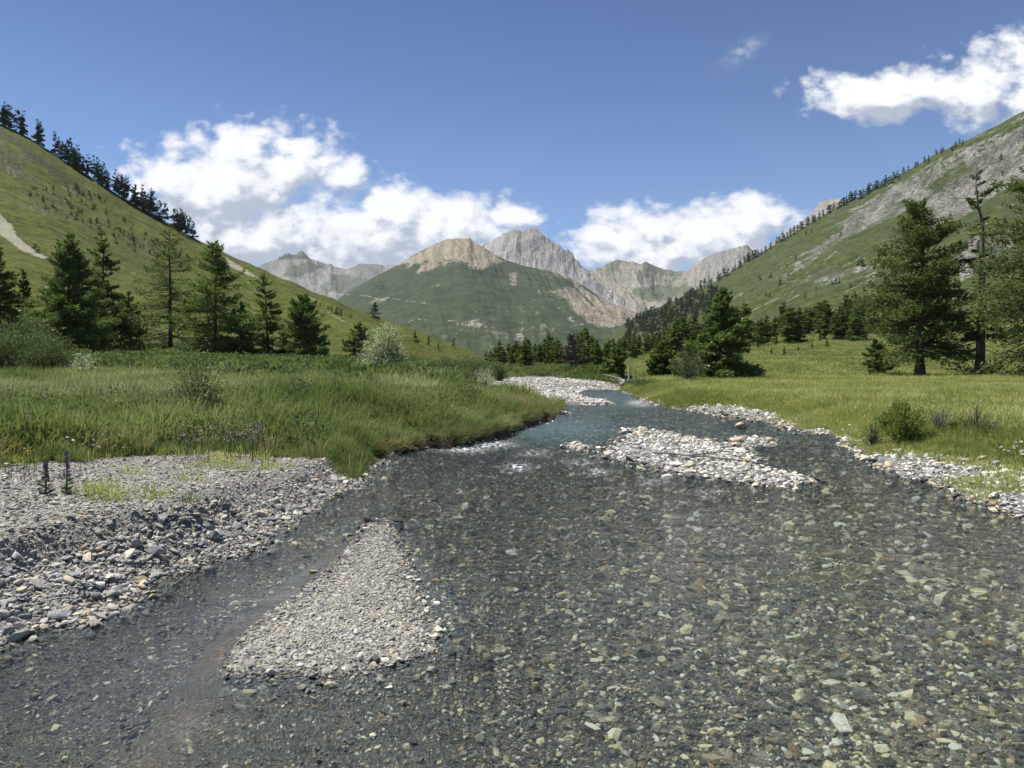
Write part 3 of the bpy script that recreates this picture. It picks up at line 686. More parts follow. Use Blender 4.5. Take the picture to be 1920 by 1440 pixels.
# ------------------------------------------------------------------ scatter: points that carry copies of small shapes
def ico(sub):
    import bmesh
    bm = bmesh.new(); bmesh.ops.create_icosphere(bm, subdivisions=sub, radius=1.0)
    bm.verts.ensure_lookup_table()
    V = np.array([v.co[:] for v in bm.verts]); Fc = np.array([[v.index for v in f.verts] for f in bm.faces]); bm.free()
    return V, Fc

def rock_shape(sub, seed, planes=9, rough=0.1):
    r = np.random.default_rng(seed)
    V, Fc = ico(sub)
    V = V * (1 + 0.12 * (r.random(3) - 0.5))
    for k in range(planes):
        n = r.normal(size=3); n /= np.linalg.norm(n)
        d = r.uniform(0.38, 0.85)
        V = V - np.maximum(V @ n - d, 0)[:, None] * n
    V = V * (1 + rough * fbm(V[:, 0] * 2.2 + seed, V[:, 1] * 2.2 + V[:, 2] * 1.7, 3, seed)[:, None])
    return V, Fc

def scatter(name, protos, pts, scl, rot, pick, **props):
    coll = bpy.data.collections.new(name + '_shapes')
    for i, me in enumerate(protos):
        coll.objects.link(bpy.data.objects.new('%s_shape_%02d' % (name, i), me))
    me = bpy.data.meshes.new(name)
    n = len(pts)
    me.vertices.add(n); me.vertices.foreach_set('co', np.asarray(pts, np.float32).ravel())
    for k, v in (('sc', scl), ('rot', rot)):
        me.attributes.new(k, 'FLOAT_VECTOR', 'POINT').data.foreach_set('vector', np.asarray(v, np.float32).ravel())
    me.attributes.new('pick', 'INT', 'POINT').data.foreach_set('value', np.asarray(pick, np.int32))
    g = bpy.data.node_groups.new(name, 'GeometryNodeTree')
    g.interface.new_socket('Geometry', in_out='INPUT', socket_type='NodeSocketGeometry')
    g.interface.new_socket('Geometry', in_out='OUTPUT', socket_type='NodeSocketGeometry')
    nn, L = g.nodes.new, g.links.new
    gi, go, ip, ci = nn('NodeGroupInput'), nn('NodeGroupOutput'), nn('GeometryNodeInstanceOnPoints'), nn('GeometryNodeCollectionInfo')
    ci.inputs['Collection'].default_value = coll
    ci.inputs['Separate Children'].default_value = True; ci.inputs['Reset Children'].default_value = True
    def at(nm, ty):
        x = nn('GeometryNodeInputNamedAttribute'); x.data_type = ty; x.inputs['Name'].default_value = nm
        return x.outputs[0]
    L(gi.outputs[0], ip.inputs['Points']); L(ci.outputs[0], ip.inputs['Instance']); ip.inputs['Pick Instance'].default_value = True
    L(at('pick', 'INT'), ip.inputs['Instance Index']); L(at('sc', 'FLOAT_VECTOR'), ip.inputs['Scale'])
    e = nn('FunctionNodeEulerToRotation'); L(at('rot', 'FLOAT_VECTOR'), e.inputs[0]); L(e.outputs[0], ip.inputs['Rotation'])
    L(ip.outputs[0], go.inputs[0])
    o = link(name, me, kind='stuff', **props)
    o.modifiers.new('scatter', 'NODES').node_group = g
    return o

def stone_material(name, stops, wetmul=(0.42, 0.43, 0.43)):
    m, t, b = material(name, 0.85, 0.3)
    geo = t.n('ShaderNodeNewGeometry'); pos = geo.outputs['Position']
    oi = t.n('ShaderNodeObjectInfo')
    c = t.ramp(oi.outputs['Random'], stops)
    tc = t.n('ShaderNodeTexCoord')
    n = t.noise(tc.outputs['Object'], 2.5, 5, 0.65)
    c = t.mix(t.step(n, 0.3, 0.7), t.mix(1.0, c, (0.72, 0.72, 0.74), 'MULTIPLY'), t.mix(1.0, c, (1.12, 1.12, 1.1), 'MULTIPLY'))
    sp = t.n('ShaderNodeSeparateXYZ'); t.put(sp.inputs[0], pos)
    wet = t.step(t.m('ADD', sp.outputs[2], t.m('MULTIPLY', t.m('SUBTRACT', n, 0.5), 0.03)), 0.03, 0.0)
    c = t.mix(wet, c, t.mix(1.0, c, wetmul, 'MULTIPLY'))
    t.put(b.inputs['Base Color'], c); t.put(b.inputs['Roughness'], t.m('SUBTRACT', 0.88, t.m('MULTIPLY', wet, 0.45)))
    t.put(b.inputs['Normal'], t.bump(t.noise(tc.outputs['Object'], 6.0, 4), 0.35, 0.15))
    return m
S_DRY = [(0.0, (0.184, 0.183, 0.172)), (0.2, (0.299, 0.289, 0.265)), (0.45, (0.406, 0.391, 0.349)), (0.65, (0.484, 0.458, 0.400)), (0.8, (0.523, 0.482, 0.372)), (0.88, (0.406, 0.318, 0.205)), (1.0, (0.638, 0.613, 0.521))]
S_WET = [(0.0, (0.036, 0.041, 0.047)), (0.30, (0.104, 0.112, 0.118)), (0.53, (0.225, 0.222, 0.191)), (0.67, (0.413, 0.378, 0.270)), (0.76, (0.292, 0.183, 0.083)), (0.81, (0.912, 0.830, 0.518)), (1.0, (0.950, 1.000, 0.942))]
M_DRY = stone_material('river_stone', S_DRY)
M_WET = stone_material('streambed_stone', S_WET, (0.74, 0.71, 0.65))
M_BLEACH = stone_material('bleached_stone', [(p, tuple(min(0.80, v * 1.42 + 0.03) for v in c)) for p, c in S_DRY], (0.40, 0.40, 0.38))

def stone_protos(n, sub, mat, seed, planes=9, smooth=False):
    out = []
    for i in range(n):
        V, Fc = rock_shape(sub, seed + i, planes)
        out.append(mesh_np('stone', V, Fc, [mat], smooth=smooth))
    return out
PEB_DRY = stone_protos(10, 1, M_DRY, 300); PEB_WET = stone_protos(10, 1, M_WET, 330)
ROCKS = stone_protos(14, 2, M_DRY, 360, 8); WHITES = stone_protos(14, 2, M_BLEACH, 380, 8)

def frustum_pts(n, y0, y1, power, umax=0.86):
    """random ground points; density per square metre falls as Y ** -power"""
    u = rng.random(n); e = 2 - power
    y = (y0 ** e + u * (y1 ** e - y0 ** e)) ** (1 / e)
    return rng.uniform(-umax, umax, n) * y, y

def put_stones(name, protos, x, y, h, size, flat=(0.3, 0.6), sink=0.15, tilt=0.35, **kw):
    n = len(x)
    s = np.stack([size * rng.uniform(0.8, 1.25, n), size * rng.uniform(0.6, 0.95, n), size * rng.uniform(flat[0], flat[1], n)], -1)
    rot = np.stack([rng.normal(0, tilt, n), rng.normal(0, tilt, n), rng.uniform(0, 6.283, n)], -1)
    z = h + s[:, 2] * (1 - 2 * sink)
    return scatter(name, protos, np.stack([x, y, z], -1), s, rot, rng.integers(0, len(protos), n), **kw)

# pebbles of the streambed
x, y = frustum_pts(420000, 2.6, 34, 1.35, 1.15)
h, q = terrain(x, y, True)
k = (q['land'] < 0.06) & (rng.random(len(x)) < np.where(sdf(x, y, SILT) > 0, 0.04, 1))
x, y, h, q = x[k], y[k], h[k], {a: b[k] for a, b in q.items()}
left_ch = sstep(0.0, -1.2, x + 0.28 * y - 0.2) * (y < 9)
size = np.exp(rng.normal(math.log(0.0098), 0.6, len(x))) * (y / 4) ** 0.52 * (1 + 0.5 * sstep(-0.5, 2.5, x) ) * (1 - 0.35 * q['sh']) * (1 - 0.35 * left_ch)
put_stones('streambed_pebbles', PEB_WET, x, y, h, np.minimum(size, 0.13), (0.3, 0.6), 0.2, 0.3)

# dry gravel of the near bar
x, y = frustum_pts(320000, 4.2, 11, 1.0, 0.45)
db = sdf(x, y, BAR_NEAR)
k = (db > 0.05 - 0.55 * rng.random(len(x)) ** 3) & ((db > -0.02) | (sdf(x, y, SILT) < 0))
x, y = x[k], y[k]; h, q = terrain(x, y, True)
size = np.exp(rng.normal(math.log(0.0098), 0.45, len(x))) * (1 + 0.5 * sstep(0.5, 0.0, q['db']) * rng.random(len(x)))
put_stones('gravel_bar_pebbles', PEB_DRY, x, y, h, size, (0.25, 0.55), 0.2, 0.3)

# the bar in midstream, the far bar and the small one
x, y = frustum_pts(170000, 12, 72, 1.0, 0.5)
h, q = terrain(x, y, True)
k = ((q['db'] > -0.12) | ((q['dl'] > -0.1) & (q['gl'] < 0.15) & (y > 33) & (x > -8)) ) & (y > 12)
x, y, h = x[k], y[k], h[k]
size = np.exp(rng.normal(math.log(0.031), 0.45, len(x))) * np.where(y > 28, 1.5, 1.0)
put_stones('shingle_bar_stones', WHITES, x, y, h, size, (0.35, 0.65), 0.2, 0.35)

# the stony shore at the right
x, y = frustum_pts(130000, 5, 40, 1.0, 1.0)
h, q = terrain(x, y, True)
k = (q['dr'] > -0.15) & (q['gr'] < 0.1 + 0.7 * rng.random(len(x)) ** 3) & (x > 0)
x, y, h = x[k], y[k], h[k]
size = np.exp(rng.normal(math.log(0.026), 0.5, len(x))) * (y / 10) ** 0.4
put_stones('right_shore_stones', WHITES, x, y, h, size, (0.35, 0.65), 0.2, 0.35)

# rubble of the left bank: coarse down the slope, fine on the terrace
x, y = frustum_pts(330000, 3.5, 19, 1.0, 1.0)
h, q = terrain(x, y, True)
k = (q['dl'] > -0.25) & (q['gl'] < 0.1) & (x < 0) & (y < 16.9 + 0.5 * rng.random(len(x))) & (rng.random(len(x)) < np.where(q['dl'] > 1.2, 0.55, 1))
x, y, h, q = x[k], y[k], h[k], {a: b[k] for a, b in q.items()}
size = np.where(q['dl'] < 0.75, np.exp(rng.normal(math.log(0.0185), 0.5, len(x))), np.exp(rng.normal(math.log(0.013), 0.5, len(x))))
put_stones('bank_rubble', ROCKS, x, y, h, size, (0.25, 0.55), 0.12, 0.4)

# ------------------------------------------------------------------ where things stand
def hills_z(x, y):
    z = -1e9
    for nm, bvh in HIT[:2]:
        hit = bvh.ray_cast(Vector((x, y, 900)), Vector((0, 0, -1)))
        if hit[0] is not None: z = max(z, hit[0].z)
    return z

def ground_z(x, y):
    return max(float(terrain(np.array([x]), np.array([y]))[0]), hills_z(x, y))

def look(px, py, only=None):
    """the point of the hills or the valley floor seen at a pixel of the photograph"""
    a, b = ray(px, py)
    d = Vector((float(a), 1.0, float(b))); dn = d.normalized(); best = None
    for nm, bvh in HIT:
        if only and nm != only: continue
        hit = bvh.ray_cast(Vector((0, 0, CAM_H)), dn)
        if hit[0] is not None and (best is None or hit[0].y < best.y): best = hit[0]
    if not only:
        ys = np.exp(np.linspace(math.log(3), math.log(400), 400)); zz = terrain(a * ys, ys)
        below = np.nonzero(CAM_H + b * ys < zz)[0]
        if len(below):
            Y = ys[below[0]]
            if best is None or Y < best.y: best = Vector((float(a) * Y, Y, float(zz[below[0]])))
    return best

# ------------------------------------------------------------------ plants
def leaf_material(name, c1, c2, c3, transl=0.38):
    m = bpy.data.materials.new(name); m.use_nodes = True
    t = NT(m.node_tree); m.node_tree.nodes.clear()
    geo = t.n('ShaderNodeNewGeometry'); oi = t.n('ShaderNodeObjectInfo')
    r = t.m('ADD', t.m('MULTIPLY', geo.outputs['Random Per Island'], 0.75), t.m('MULTIPLY', oi.outputs['Random'], 0.25))
    c = t.ramp(r, [(0.05, c1), (0.5, c2), (0.95, c3)])
    d = t.n('ShaderNodeBsdfDiffuse'); t.put(d.inputs[0], c)
    tl = t.n('ShaderNodeBsdfTranslucent'); t.put(tl.inputs[0], t.mix(1.0, c, (1.1, 1.25, 0.7), 'MULTIPLY'))
    mx = t.n('ShaderNodeMixShader'); mx.inputs[0].default_value = transl
    t.put(mx.inputs[1], d.outputs[0]); t.put(mx.inputs[2], tl.outputs[0])
    gl = t.n('ShaderNodeBsdfGlossy'); gl.inputs['Roughness'].default_value = 0.45; gl.inputs[0].default_value = (0.5, 0.5, 0.5, 1)
    m2 = t.n('ShaderNodeMixShader'); m2.inputs[0].default_value = 0.035
    t.put(m2.inputs[1], mx.outputs[0]); t.put(m2.inputs[2], gl.outputs[0])
    o = t.n('ShaderNodeOutputMaterial'); t.put(o.inputs[0], m2.outputs[0])
    return m

def bark_material(name, c1, c2):
    m, t, b = material(name, 0.95, 0.1)
    tc = t.n('ShaderNodeTexCoord')
    n = t.noise(t.scale(tc.outputs['Object'], (6, 6, 1.2)), 1.0, 6, 0.65)
    t.put(b.inputs['Base Color'], t.mix(t.step(n, 0.35, 0.65), c1, c2))
    t.put(b.inputs['Normal'], t.bump(n, 0.6, 0.15))
    return m
M_BARK = bark_material('larch_bark', (0.055, 0.042, 0.032), (0.14, 0.115, 0.09))
M_GREYWOOD = bark_material('weathered_wood', (0.16, 0.145, 0.13), (0.36, 0.34, 0.31))
M_LARCH = leaf_material('larch_needles', (0.070, 0.100, 0.030), (0.120, 0.160, 0.044), (0.185, 0.222, 0.066))
M_SPRUCE = leaf_material('spruce_needles', (0.069, 0.103, 0.036), (0.121, 0.172, 0.053), (0.193, 0.245, 0.075))
M_OLD = leaf_material('old_larch_needles', (0.062, 0.088, 0.029), (0.112, 0.143, 0.044), (0.187, 0.205, 0.074))
M_FARTREE = leaf_material('far_conifer_needles', (0.036, 0.059, 0.020), (0.059, 0.092, 0.029), (0.087, 0.123, 0.040), 0.15)
M_PINE = leaf_material('mountain_pine_needles', (0.10, 0.14, 0.03), (0.16, 0.21, 0.045), (0.23, 0.28, 0.075))
M_WILLOW = leaf_material('willow_leaves', (0.070, 0.100, 0.040), (0.110, 0.145, 0.060), (0.175, 0.21, 0.10))
M_SILVER = leaf_material('silver_willow_leaves', (0.17, 0.21, 0.11), (0.42, 0.45, 0.32), (0.70, 0.70, 0.60))
M_TWIG = bark_material('twigs', (0.09, 0.075, 0.06), (0.20, 0.17, 0.14))

def tubes(pts, rad, sides=4):
    """pts (n,k,3) polylines, rad (n,k): joined tubes"""
    n, k = pts.shape[:2]
    tg = np.gradient(pts, axis=1); tg /= np.linalg.norm(tg, axis=2, keepdims=True) + 1e-9
    ref = np.where(np.abs(tg[..., 2:3]) > 0.9, np.array([1.0, 0, 0]), np.array([0, 0, 1.0]))
    a = np.cross(tg, ref); a /= np.linalg.norm(a, axis=2, keepdims=True) + 1e-9
    b = np.cross(tg, a)
    th = np.arange(sides) * 2 * math.pi / sides
    V = pts[:, :, None] + rad[:, :, None, None] * (a[:, :, None] * np.cos(th)[None, None, :, None] + b[:, :, None] * np.sin(th)[None, None, :, None])
    i = np.arange(n * k * sides).reshape(n, k, sides)
    Fq = np.stack([i[:, :-1], np.roll(i, -1, 2)[:, :-1], np.roll(i, -1, 2)[:, 1:], i[:, 1:]], -1).reshape(-1, 4)
    return V.reshape(-1, 3), Fq

def diamonds(c, ax, ln, wd, r):
    """leaf quads at c along ax"""
    ax = ax / (np.linalg.norm(ax, axis=1, keepdims=True) + 1e-9)
    q = r.normal(size=ax.shape); sd_ = np.cross(ax, q); sd_ /= np.linalg.norm(sd_, axis=1, keepdims=True) + 1e-9
    L, W = ln[:, None], wd[:, None]
    V = np.stack([c - ax * L * 0.5, c + sd_ * W * 0.5 - ax * L * 0.05, c + ax * L * 0.5, c - sd_ * W * 0.5 - ax * L * 0.05], 1)
    n = len(c)
    return V.reshape(-1, 3), np.arange(n * 4).reshape(n, 4)

def join(parts):
    Vs, Fs, o = [], [], 0
    for V, Fq in parts:
        Vs.append(V); Fs.append(Fq + o); o += len(V)
    return np.concatenate(Vs), np.concatenate(Fs)

def conifer(h, rw, seed, nb=150, nleaf=9000, start=0.08, prof=0.85, fullness=1.0, leaf=0.34, droop=0.2, rise=0.5, trunk=None, blunt=0.0, gaps=0.25, lean=(0, 0), dead=0):
    """trunk with limbs, and crown: two (verts, faces)"""
    r = np.random.default_rng(seed)
    tr = trunk or h * 0.016 + 0.03
    k = 12
    zt = np.linspace(0, 1, k)
    wob = np.cumsum(r.normal(0, 0.006 * h, (k, 2)), 0) * zt[:, None]
    cx = np.stack([wob[:, 0] + lean[0] * zt ** 1.5 * h, wob[:, 1] + lean[1] * zt ** 1.5 * h, zt * h - 0.3 * (zt == 0)], -1)
    trd = tr * (1 - zt) ** 0.9 + 0.012; trd[0] *= 1.5
    parts = [tubes(cx[None], trd[None], 8)]
    ht = start + (0.985 - start) * r.random(nb) ** 0.95
    ht = np.sort(ht)
    az = r.uniform(0, 6.283, nb)
    pr = (1 - ht) ** prof * (1 - blunt) + blunt * np.sqrt(np.clip(1 - ht ** 2.5, 0, 1))
    low = sstep(start - 0.02, start + 0.14, ht) * 0.45 + 0.55
    lumps = 1 + gaps * np.sin(ht * 37 + seed) * np.cos(az * 2 + seed) + gaps * 0.8 * np.sin(az * 3 + ht * 11)
    L = rw * pr * low * lumps * r.uniform(0.62, 1.12, nb) + 0.05 * rw
    el = -0.25 + (rise + 0.55) * ht ** 1.3 + r.normal(0, 0.12, nb)
    s = np.linspace(0, 1, 5)
    hx = np.interp(ht, zt, cx[:, 0]); hy = np.interp(ht, zt, cx[:, 1])
    dirh = np.stack([np.cos(az), np.sin(az)], -1)
    rr = L[:, None] * s * np.cos(el)[:, None]
    zz = L[:, None] * (s * np.sin(el)[:, None] - droop * s ** 1.5 * (1 - 0.5 * ht[:, None]) + 0.10 * s ** 4)
    side = r.normal(0, 0.05, (nb, 1)) * L[:, None] * s ** 2
    bp = np.stack([hx[:, None] + dirh[:, :1] * rr - dirh[:, 1:] * side, hy[:, None] + dirh[:, 1:] * rr + dirh[:, :1] * side, (ht * h)[:, None] + zz], -1)
    br = (0.07 * tr + 0.008 * L)[:, None] * (1 - 0.85 * s)
    parts.append(tubes(bp, br, 3))
    T = join(parts)
    alive = np.ones(nb, bool)
    if dead: alive[r.random(nb) < dead] = False
    nleaf = int(nleaf * 1.7)
    wgt = np.where(alive, L ** 1.6, 1e-9); wgt /= wgt.sum()
    bi = r.choice(nb, nleaf, p=wgt)
    sl = 0.12 + 0.9 * r.random(nleaf) ** 0.8
    idx = np.clip(sl * 4, 0, 3.999); i0 = idx.astype(int); fr = (idx - i0)[:, None]
    c = bp[bi, i0] * (1 - fr) + bp[bi, np.minimum(i0 + 1, 4)] * fr
    tang = bp[bi, np.minimum(i0 + 1, 4)] - bp[bi, i0]; tang /= np.linalg.norm(tang, axis=1, keepdims=True) + 1e-9
    lat = np.stack([-dirh[bi, 1], dirh[bi, 0], np.zeros(nleaf)], -1)
    twig = r.integers(-4, 5, nleaf) / 4.0 + r.normal(0, 0.06, nleaf)
    wl = 0.34 * L[bi] * (1.05 - 0.7 * sl) * fullness
    sg = np.sign(twig + 1e-6)
    c = c + lat * (twig * wl)[:, None] + tang * (np.abs(twig) * wl * 0.45)[:, None]
    c[:, 2] += r.normal(0, 0.05, nleaf) * L[bi] - 0.10 * np.abs(twig) * wl - 0.03 * L[bi]
    ax = tang * 0.8 + lat * (sg * 0.7)[:, None] + r.normal(0, 0.45, (nleaf, 3)) + np.array([0, 0, 0.12])
    ln = leaf * r.uniform(0.5, 1.25, nleaf)
    return T, diamonds(c, ax, ln, ln * r.uniform(0.26, 0.46, nleaf), r)

def tree(name, x, y, z, T, Cr, bark, needles, rot=0.0, scale=1.0, **props):
    root = link(name, None, **props)
    root.location = (x, y, z); root.rotation_euler = (0, 0, rot); root.scale = (scale,) * 3
    a = link('trunk', mesh_np('trunk', *T, [bark]), root)
    b = link('crown', mesh_np('crown', *Cr, [needles], smooth=False), root)
    return root

def copy_tree(src, x, y, z, rot, scale, sq=1.0):
    c = src.copy(); COL.objects.link(c)
    c.location = (x, y, z); c.rotation_euler = (0, 0, rot); c.scale = (scale * sq, scale * sq, scale)
    for ch in src.children:
        k = ch.copy(); COL.objects.link(k); k.parent = c
    return c

def hero(px, top, Y, rpx, label, needles=None, bark=None, name='larch', seed=0, base_z=None, **kw):
    x = float(ray(px, 675)[0]) * Y
    z = ground_z(x, Y) if base_z is None else base_z
    ztop = float(P(px, top, Y)[2]); h = ztop - z
    rw = rpx / F * Y
    T, Cr = conifer(h, rw, seed or int(px * 7 + top), **kw)
    return tree(name, x, Y, z - 0.05, T, Cr, bark or M_BARK, needles or M_LARCH, label=label, category='tree')

hero(2, 445, 80, 66, 'dark conifer cut by the left edge of the photo', M_SPRUCE, name='spruce', nb=170, nleaf=12000)
hero(46, 503, 84, 34, 'slim young larch between the edge conifer and the broad dense larch', nb=120, nleaf=5500)
hero(130, 438, 78, 82, 'broad dense dark green larch, widest of the trees on the left', M_SPRUCE, nb=220, nleaf=20000, prof=0.8, rise=0.7, droop=0.05)
hero(193, 432, 86, 62, 'larch with an open pointed top touching the broad dense one', nb=140, nleaf=9500, gaps=0.4, fullness=0.8)
hero(246, 545, 92, 40, 'low larch filling the gap left of the sparse brownish larch', nb=110, nleaf=6000)
hero(320, 428, 90, 84, 'sparse brownish larch with bare level branches showing its trunk', M_OLD, nb=190, nleaf=6800, prof=0.65, fullness=0.55, dead=0.35, rise=0.2, droop=0.08, leaf=0.30, gaps=0.35)
hero(404, 453, 86, 74, 'tall dark larch with a ragged right side, right of the sparse one', M_SPRUCE, nb=190, nleaf=14000, prof=0.75, gaps=0.4, blunt=0.15)
hero(452, 565, 88, 42, 'short dark larch under the ragged side of the tall one', M_SPRUCE, nb=110, nleaf=6500)
hero(503, 510, 95, 36, 'slim airy larch standing alone with a thin trunk', nb=130, nleaf=5000, prof=0.6, fullness=0.7, blunt=0.1)
hero(530, 622, 95, 17, 'small dark conifer between the airy larch and the round one', M_SPRUCE, name='young_conifer', nb=60, nleaf=1800)
hero(571, 560, 92, 42, 'dense blunt topped conifer, last tall tree before the silver willow', M_SPRUCE, name='stone_pine', nb=170, nleaf=11000, prof=0.55, blunt=0.45, rise=0.9, droop=0.0)
hero(608, 630, 95, 15, 'very small conifer at the right foot of the blunt topped one', M_SPRUCE, name='young_conifer', nb=50, nleaf=1300)
hero(673, 603, 100, 36, 'dark bushy conifer half hidden behind the silver willow', M_SPRUCE, name='stone_pine', nb=110, nleaf=6000, prof=0.7)
hero(1350, 537, 56, 58, 'large dark pine with a narrow tip by the river bend', M_SPRUCE, name='pine', nb=230, nleaf=20000, prof=0.75, start=0.03, gaps=0.42, leaf=0.30, rise=0.5)
hero(1244, 640, 62, 40, 'short round conifer left of the large pine', M_LARCH, name='young_conifer', nb=110, nleaf=6000, blunt=0.2, start=0.12)
hero(1155, 652, 66, 26, 'slender conifer at the water edge beyond the gravel', M_SPRUCE, name='young_conifer', nb=110, nleaf=4500, prof=0.5, start=0.05)
hero(1300, 640, 57, 48, 'light green larch sapling against the left of the large pine', M_LARCH, name='young_larch', nb=120, nleaf=7000, start=0.02, blunt=0.15)
hero(1725, 383, 68, 92, 'old broad larch with a short bare trunk on the right meadow', M_OLD, nb=300, nleaf=24000, start=0.13, prof=0.55, blunt=0.4, gaps=0.4, leaf=0.33, trunk=0.42, rise=0.45, droop=0.25, dead=0.12)
hero(1838, 308, 66, 46, 'very tall thin larch with a dead grey top', M_OLD, nb=80, nleaf=2600, start=0.12, prof=0.45, blunt=0.1, gaps=0.5, fullness=0.7, trunk=0.42, rise=0.1, droop=0.15, dead=0.55, bark=bark_material('dead_top_bark', (0.075, 0.06, 0.05), (0.24, 0.215, 0.19)))
hero(1965, 268, 60, 125, 'huge spreading larch cut by the right edge of the photo', M_OLD, nb=300, nleaf=26000, start=0.06, prof=0.5, blunt=0.4, gaps=0.5, leaf=0.33, trunk=0.5, rise=0.3, droop=0.3, dead=0.1)
hero(1645, 638, 72, 28, 'small dense dark conifer just left of the old broad larch', M_SPRUCE, name='young_conifer', nb=90, nleaf=4500, prof=0.6, blunt=0.2, start=0.02)

# the grey dead trees at the bend
M_DRYTWIG = leaf_material('dry_twigs', (0.07, 0.06, 0.05), (0.12, 0.105, 0.085), (0.18, 0.16, 0.13), 0.0)
def dead_tree(px, top, Y, rpx, label, seed, lean=(0, 0), nb=60, name='dead_tree', trunk=None, leaf=0, bark=None):
    x = float(ray(px, 675)[0]) * Y; z = ground_z(x, Y); h = float(P(px, top, Y)[2]) - z
    T, Cr = conifer(h, rpx / F * Y, seed, nb=nb, nleaf=max(leaf, 10), start=0.2, prof=0.5, rise=0.7, droop=-0.1, lean=lean, trunk=trunk)
    root = link(name, None, label=label, category='tree'); root.location = (x, Y, z - 0.05)
    link('trunk', mesh_np('trunk', *T, [bark or M_TWIG]), root)
    if leaf: link('crown', mesh_np('crown', *Cr, [M_DRYTWIG], smooth=False), root)
dead_tree(1078, 628, 80, 26, 'grey leaning half dead tree where the far gravel ends', 5, lean=(-0.10, 0), nb=110, trunk=0.30, leaf=900)
dead_tree(1183, 684, 68, 4, 'thin grey snag right of the slender conifer, the taller of the pair', 6, nb=14, name='snag', trunk=0.055)
dead_tree(1192, 692, 68, 3, 'thin grey snag right of the slender conifer, the shorter of the pair', 8, nb=10, name='snag', trunk=0.045)
dead_tree(1208, 690, 70, 5, 'thin twiggy snag standing alone left of the short round conifer', 9, nb=24, name='snag', trunk=0.06)

# conifers of the wood beyond the bend: six kinds, copied
def proto_tree(name, seed, needles, label, group, nleaf, nb=90, **kw):
    T, Cr = conifer(10.0, 2.3, seed, nb=nb, nleaf=nleaf, leaf=0.5, **kw)
    root = tree(name, 0, 0, 0, T, Cr, M_BARK, needles, label=label, category='tree', group=group)
    return root
LAB_WOOD = 'green conifer crowded among others in the wood beyond the bend'
WOOD = [proto_tree('conifer', 900 + i, (M_LARCH, M_SPRUCE, M_LARCH, M_SPRUCE, M_LARCH, M_SPRUCE)[i], LAB_WOOD, 'conifers of the wood beyond the bend', 3200, 90, prof=(0.8, 0.7, 0.9, 0.75, 0.6, 0.85)[i], start=(0.06, 0.03, 0.1, 0.05, 0.12, 0.02)[i], gaps=0.35) for i in range(6)]
first = set()
def plant(protos, x, y, z, h, href=10.0, wide=1.0, keep=True, label=None, group=None):
    p = protos[rng.integers(len(protos))]
    if keep and p.name not in first:
        first.add(p.name); c = p
        c.location = (x, y, z); c.rotation_euler = (0, 0, rng.uniform(0, 6.28)); c.scale = (h / href * wide, h / href * wide, h / href)
    else:
        c = copy_tree(p, x, y, z, rng.uniform(0, 6.28), h / href, wide)
    if label: c['label'] = label
    if group: c['group'] = group
    return c
ENV = np.array([(905, 668), (925, 655), (960, 640), (985, 632), (1010, 640), (1030, 622), (1060, 640), (1097, 610), (1120, 636), (1170, 630), (1200, 626), (1240, 630), (1266, 590), (1290, 606), (1330, 600), (1400, 594), (1440, 600), (1470, 566), (1495, 585), (1545, 560), (1570, 575), (1600, 545), (1650, 552), (1700, 570)], float)
spots = []
for k in range(600):
    if len(spots) >= 195: break
    px = rng.uniform(918, 1310) if k % 2 else rng.uniform(1300, 1668); Y = rng.uniform(118, 230) if px > 1120 else rng.uniform(105, 180)
    if px > 1380: Y = rng.uniform(165, 250)
    if any(abs(px - a) < 7 and abs(Y - b) < 25 for a, b in spots): continue
    spots.append((px, Y))
    x = float(ray(px, 675)[0]) * Y; z = ground_z(x, Y)
    top = np.interp(px, ENV[:, 0], ENV[:, 1]) + abs(rng.normal(0, 9)) + rng.choice([0, 0, 0, 14])
    h = float(P(px, top, Y)[2]) - z
    plant(WOOD, x, Y, z - 0.1, np.clip(h, 3.5, 17), wide=rng.uniform(1.3, 1.85) if px < 1300 else rng.uniform(1.15, 1.6))
for px, Y, top in ((968, 150, 638), (985, 150, 631), (1030, 150, 622), (1097, 160, 610), (1266, 200, 590), (1470, 220, 566), (1510, 225, 574), (1545, 230, 560), (1600, 240, 546), (1625, 240, 556), (1170, 150, 630), (1215, 160, 628)):
    x = float(ray(px, 675)[0]) * Y; z = ground_z(x, Y); plant(WOOD, x, Y, z - 0.1, float(P(px, top, Y)[2]) - z, wide=1.3)

for k in range(64):
    px = rng.uniform(1275, 1665) if k < 40 else rng.uniform(930, 1130); Y = rng.uniform(140, 185) if k < 40 else rng.uniform(96, 125); x = float(ray(px, 675)[0]) * Y; z = ground_z(x, Y)
    plant(WOOD, x, Y, z - 0.1, rng.uniform(4.5, 8.5) if k < 40 else rng.uniform(2.5, 4.6), wide=rng.uniform(1.2, 1.6))

# young conifers scattered over the sloping meadow at the right
for px, py, hp in ((1550, 652, 18), (1497, 660, 13), (1470, 668, 20), (1446, 664, 12), (1610, 634, 22), (1626, 622, 18), (1523, 652, 12), (1640, 628, 20), (1582, 630, 24), (1600, 622, 26), (1420, 652, 26), (1405, 660, 20), (1558, 622, 28), (1455, 648, 22), (1537, 640, 14),
                   (1215, 692, 12), (1660, 610, 22), (1485, 640, 16)):
    q = look(px, py)
    plant(WOOD, q.x, q.y, q.z - 0.05, hp / F * q.y, wide=1.15, keep=False, label='young conifer standing loose on the sloping meadow below the wood', group='young conifers on the sloping meadow')

